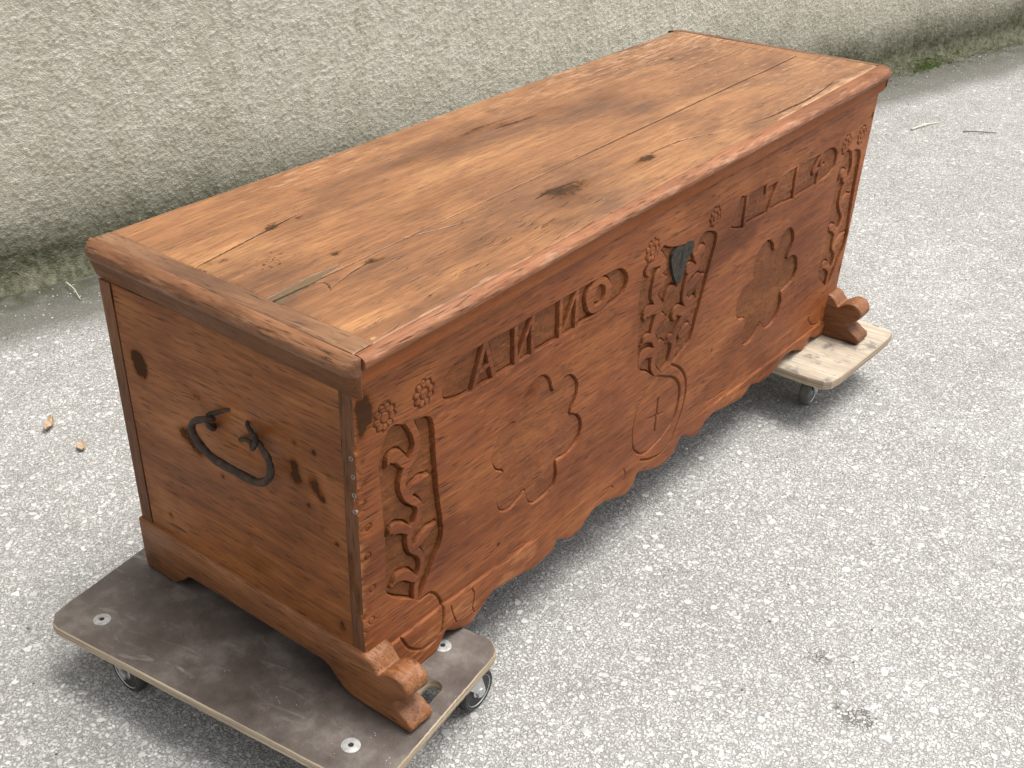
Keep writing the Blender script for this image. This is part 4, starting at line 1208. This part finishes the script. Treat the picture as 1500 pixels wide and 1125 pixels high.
def caster(parent, x, y, zt, ang, wx, wy, R, wd, tyre_mat):
    """swivel caster: plate on the deck, fork, wheel; ang = direction of the axle"""
    ca, sa = math.cos(ang), math.sin(ang)
    ax = Vector((ca, sa, 0))
    rl = Vector((-sa, ca, 0))
    c = Vector((wx, wy, ZG - parent.location.z + R))
    bm = bmesh.new()
    bm_box(bm, x - 0.032, x + 0.032, y - 0.030, y + 0.030, zt - 0.004, zt - 0.0005)
    root = bm_obj('caster', bm, M_ZINC, parent, bevel=0.001, seg=1, offset=False)
    bm = bmesh.new()
    for s in (-1, 1):
        o = ax * (s * (wd / 2 + 0.004))
        th = ax * 0.0015
        top = zt - 0.018
        pts = [Vector((x, y, top)) - rl * 0.024, Vector((x, y, top)) + rl * 0.026, c + rl * 0.010 + Vector((0, 0, 0.004)), c + rl * 0.006 - Vector((0, 0, 0.009)), c - rl * 0.008 - Vector((0, 0, 0.008)), c - rl * 0.012 + Vector((0, 0, 0.006))]
        A = [bm.verts.new(p_ + o - th) for p_ in pts]
        B = [bm.verts.new(p_ + o + th) for p_ in pts]
        k = len(pts)
        for i in range(k): bm.faces.new((A[i], A[(i + 1) % k], B[(i + 1) % k], B[i]))
        bm.faces.new(A[::-1]); bm.faces.new(B)
    # crown of the fork with the swivel bearing
    seg = 20
    rings = []
    for r_, z_ in ((0.030, zt - 0.0205), (0.032, zt - 0.014), (0.027, zt - 0.009), (0.020, zt - 0.0045)):
        rings.append([bm.verts.new((x + r_ * math.cos(2 * math.pi * k / seg), y + r_ * math.sin(2 * math.pi * k / seg), z_)) for k in range(seg)])
    for a, b in zip(rings[:-1], rings[1:]):
        for k in range(seg): bm.faces.new((a[k], a[(k + 1) % seg], b[(k + 1) % seg], b[k]))
    bm.faces.new(rings[0][::-1])
    bm_obj('fork', bm, M_ZINC, root, smooth=True)
    bm = bmesh.new()
    h2 = wd / 2
    bm_lathe(bm, [(R * 0.74, -h2 * 0.9), (R * 0.90, -h2), (R * 0.975, -h2 * 0.72), (R, -h2 * 0.3), (R, h2 * 0.3), (R * 0.975, h2 * 0.72), (R * 0.90, h2), (R * 0.74, h2 * 0.9)], c, ax, 40)
    bm_obj('tyre', bm, tyre_mat, root, smooth=True)
    bm = bmesh.new()
    bm_lathe(bm, [(0.004, -h2 - 0.008), (0.009, -h2 - 0.007), (0.009, -h2 - 0.001), (R * 0.30, -h2 * 0.95), (R * 0.45, -h2 * 0.6), (R * 0.66, -h2 * 0.62), (R * 0.76, -h2 * 0.98), (R * 0.76, h2 * 0.98),
                  (R * 0.66, h2 * 0.62), (R * 0.45, h2 * 0.6), (R * 0.30, h2 * 0.95), (0.009, h2 + 0.001), (0.009, h2 + 0.007), (0.004, h2 + 0.008)], c, ax, 32)
    bm_obj('hub', bm, M_ZINC, root, smooth=True)

def build_dolly(loc, rz, hw, hl, th, deck_mat, label, slot, bolts, casters, tyre):
    root = empty('furniture_dolly', (loc[0], loc[1], ZF), rz)
    tag(root, label, 'dolly', 'wheeled dollies under the chest')
    zt = -0.0008
    sy = slot
    angs = [2 * math.pi * k / 128 for k in range(128)]
    for qx in (-1, 1):
        for qy in (-1, 1):
            angs.append(math.atan2(qy * hl - sy, qx * hw) % (2 * math.pi))
    angs = sorted(set(round(a, 4) for a in angs))
    outer = [rrect_ray(a, hw, hl, 0.036, 0, sy) for a in angs]
    n = len(angs)
    bm = bmesh.new()
    jig = [0.0012 * (random.random() - 0.5) for _ in range(n)]
    outer = [(x * (1 + j / 0.3), y * (1 + j / 0.5)) for (x, y), j in zip(outer, jig)]
    inner = []
    for a in angs:                                   # stadium slot
        dx, dy = math.cos(a), math.sin(a)
        lo, hi = 0.0, 0.2
        for _ in range(30):
            mid = (lo + hi) / 2
            if math.hypot(max(abs(dx * mid) - 0.040, 0), dy * mid) < 0.0165: lo = mid
            else: hi = mid
        inner.append((dx * lo, sy + dy * lo))
    def ring(pts, z, k=1.0, c=(0, 0)): return [bm.verts.new((c[0] + (x - c[0]) * k, c[1] + (y - c[1]) * k, z)) for x, y in pts]
    loops = [ring(inner, zt - th), ring(inner, zt), ring([(x - 0.0015 * (1 if x > 0 else -1), y - 0.0015 * (1 if y > 0 else -1)) for x, y in outer], zt),
             ring(outer, zt - 0.002), ring(outer, zt - th + 0.002), ring([(x - 0.0015 * (1 if x > 0 else -1), y - 0.0015 * (1 if y > 0 else -1)) for x, y in outer], zt - th)]
    mats = [1, 0, 1, 1, 1, 0]
    for i in range(6):
        a, b = loops[i], loops[(i + 1) % 6]
        for k in range(n):
            bm.faces.new((a[k], a[(k + 1) % n], b[(k + 1) % n], b[k])).material_index = mats[i]
    deck = bm_obj('deck_board', bm, [deck_mat, M_PLY], root, offset=False)
    for bx, by in bolts:
        bm = bmesh.new()
        prof = [(0.0155, 0.0), (0.0152, 0.0010), (0.0120, 0.0019), (0.0048, 0.0023), (0.0044, 0.0010), (0.001, 0.0008)]
        seg = 24
        rings = [[bm.verts.new((bx + r * math.cos(2 * math.pi * k / seg), by + r * math.sin(2 * math.pi * k / seg), zt + z)) for k in range(seg)] for r, z in prof]
        for a, b in zip(rings[:-1], rings[1:]):
            for k in range(seg): bm.faces.new((a[k], a[(k + 1) % seg], b[(k + 1) % seg], b[k]))
        bolt = bm_obj('bolt_head', bm, M_BOLT, root, smooth=True, offset=False)
        bm = bmesh.new()
        v = [bm.verts.new((bx + 0.0043 * math.cos(2 * math.pi * k / 12), by + 0.0043 * math.sin(2 * math.pi * k / 12), zt + 0.0013)) for k in range(12)]
        bm.faces.new(v)
        bm_obj('bolt_socket', bm, M_HOLE, bolt, offset=False)
    for cx, cy, a, wx, wy in casters:
        caster(root, cx, cy, zt - th, a, wx, wy, 0.041, 0.024, tyre)
    return root

build_dolly((0.0135, 0.244), RAD(7.6), 0.189, 0.352, 0.019, M_FILM,
            'dark brown film-faced dolly under the left, handle end of the chest', -0.304,
            [(-0.131, 0.267), (-0.131, -0.267), (0.131, -0.267), (0.131, 0.267)],
            [(-0.131, 0.255, RAD(172), -0.136, 0.212), (-0.131, -0.262, RAD(60), -0.115, -0.254), (0.122, -0.312, RAD(-97), 0.150, -0.318), (0.131, 0.267, RAD(20), 0.120, 0.295)], M_RUBBER)
build_dolly((1.619, 0.216), RAD(-2.0), 0.181, 0.350, 0.021, M_PALE,
            'pale stained plywood dolly under the far right end of the chest', 0.304,
            [], [(-0.105, -0.268, RAD(-84), -0.079, -0.262), (0.131, -0.262, RAD(40), 0.117, -0.245), (-0.131, 0.262, RAD(10), -0.135, 0.285), (0.131, 0.262, RAD(100), 0.110, 0.258)], M_RUBBER2)

# ------------------------------------------------------------------ litter on the ground
def stick(name, pts, r, mat, label, cat):
    q = catmull([Vector(p) for p in pts], 5)
    t = np.linspace(0, 1, len(q))
    base = Vector(tuple(q[0]))
    o = obj(name, tube_mesh(name, q - np.array(base), r * (1 - 0.5 * t), 6, 0.15), mat)
    o.location = base
    return tag(o, label, cat)
z = ZG + 0.004
stick('straw', [(3.796, 0.573, z), (3.868, 0.553, z + 0.004), (3.946, 0.527, z)], 0.0042, M_STRAW, 'pale straight straw lying on the asphalt right of the chest', 'straw')
stick('twig', [(3.897, 0.406, z), (3.917, 0.37, z + 0.003), (3.94, 0.335, z + 0.001), (3.963, 0.297, z)], 0.0030, M_TWIG, 'thin dark twig lying right of the pale straw', 'twig')
stick('grass_blade', [(0.761, 1.947, z + 0.01), (0.748, 1.89, z + 0.012), (0.731, 1.836, z)], 0.0022, M_STRAW, 'thin bent dry grass blade near the wall at the left', 'grass blade')

def leaf(name, c, rz, ln, wd, curl, label):
    V, F = [], []
    n, m = 9, 5
    for i in range(n):
        t = i / (n - 1)
        w = wd * math.sin(math.pi * (0.08 + 0.86 * t)) ** 0.8 * (1 + 0.25 * (random.random() - 0.5))
        for j in range(m):
            s = j / (m - 1) * 2 - 1
            V.append((ln * (t - 0.5), w * s * 0.5, 0.003 + curl * (s * s) * 0.5 + curl * 0.6 * (t - 0.5) ** 2 * 4 + 0.002 * random.random()))
    for i in range(n - 1):
        for j in range(m - 1):
            a = i * m + j
            F.append((a, a + m, a + m + 1, a + 1))
    me = bpy.data.meshes.new(name)
    me.from_pydata(V, [], F)
    o = obj(name, me, M_LEAF)
    sol = o.modifiers.new('thickness', 'SOLIDIFY'); sol.thickness = 0.0008
    o.location = (c[0], c[1], ZG + 0.002)
    o.rotation_euler = (0, 0, rz)
    return tag(o, label, 'leaf')
leaf('dry_leaf', (0.262, 1.300), RAD(40), 0.055, 0.020, 0.012, 'curled brown dry leaf on the asphalt left of the chest, farther from the camera')
leaf('dry_leaf', (0.256, 1.162), RAD(60), 0.036, 0.022, 0.006, 'flat tan dry leaf on the asphalt left of the chest, nearer the camera')

# loose grit lying on the asphalt, thicker along the wall
def build_grit():
    base = []
    for k in range(6):
        b = bmesh.new()
        bmesh.ops.create_icosphere(b, subdivisions=1, radius=1.0)
        vv = np.array([v.co[:] for v in b.verts]) * (1 + 0.35 * (rng.random((len(b.verts), 1)) - 0.5)) * np.array([1, 0.8, 0.55])
        ff = np.array([[v.index for v in f.verts] for f in b.faces])
        base.append((vv, ff)); b.free()
    for name, mat, n, label in (('grit', M_PEBBLE, 3000, 'loose pale grit and stone chips scattered on the asphalt'), ('dark_grit', M_PEBBLED, 420, 'loose dark crumbs scattered on the asphalt')):
        V, F, k = [], [], 0
        for i in range(n):
            if i % 4 == 0:
                p = WA + WD * random.uniform(-1, 6) + WN * (0.05 + abs(random.gauss(0.14, 0.12)))
                x, y = p.x, p.y
            else:
                x, y = random.uniform(-1.0, 4.8), random.uniform(-1.3, 1.9)
            s = random.uniform(0.0014, 0.0034) * (1.6 if random.random() < 0.06 else 1)
            a = random.random() * 6.283
            vv, ff = base[i % 6]
            R = np.array([[math.cos(a), -math.sin(a), 0], [math.sin(a), math.cos(a), 0], [0, 0, 1]])
            V.append(vv @ R.T * s + np.array([x, y, ZG + s * 0.3]))
            F.append(ff + k); k += len(vv)
        o = obj(name, np_mesh(name, np.vstack(V), np.vstack(F)), mat)
        tag(o, label, 'grit', kind='stuff')
build_grit()
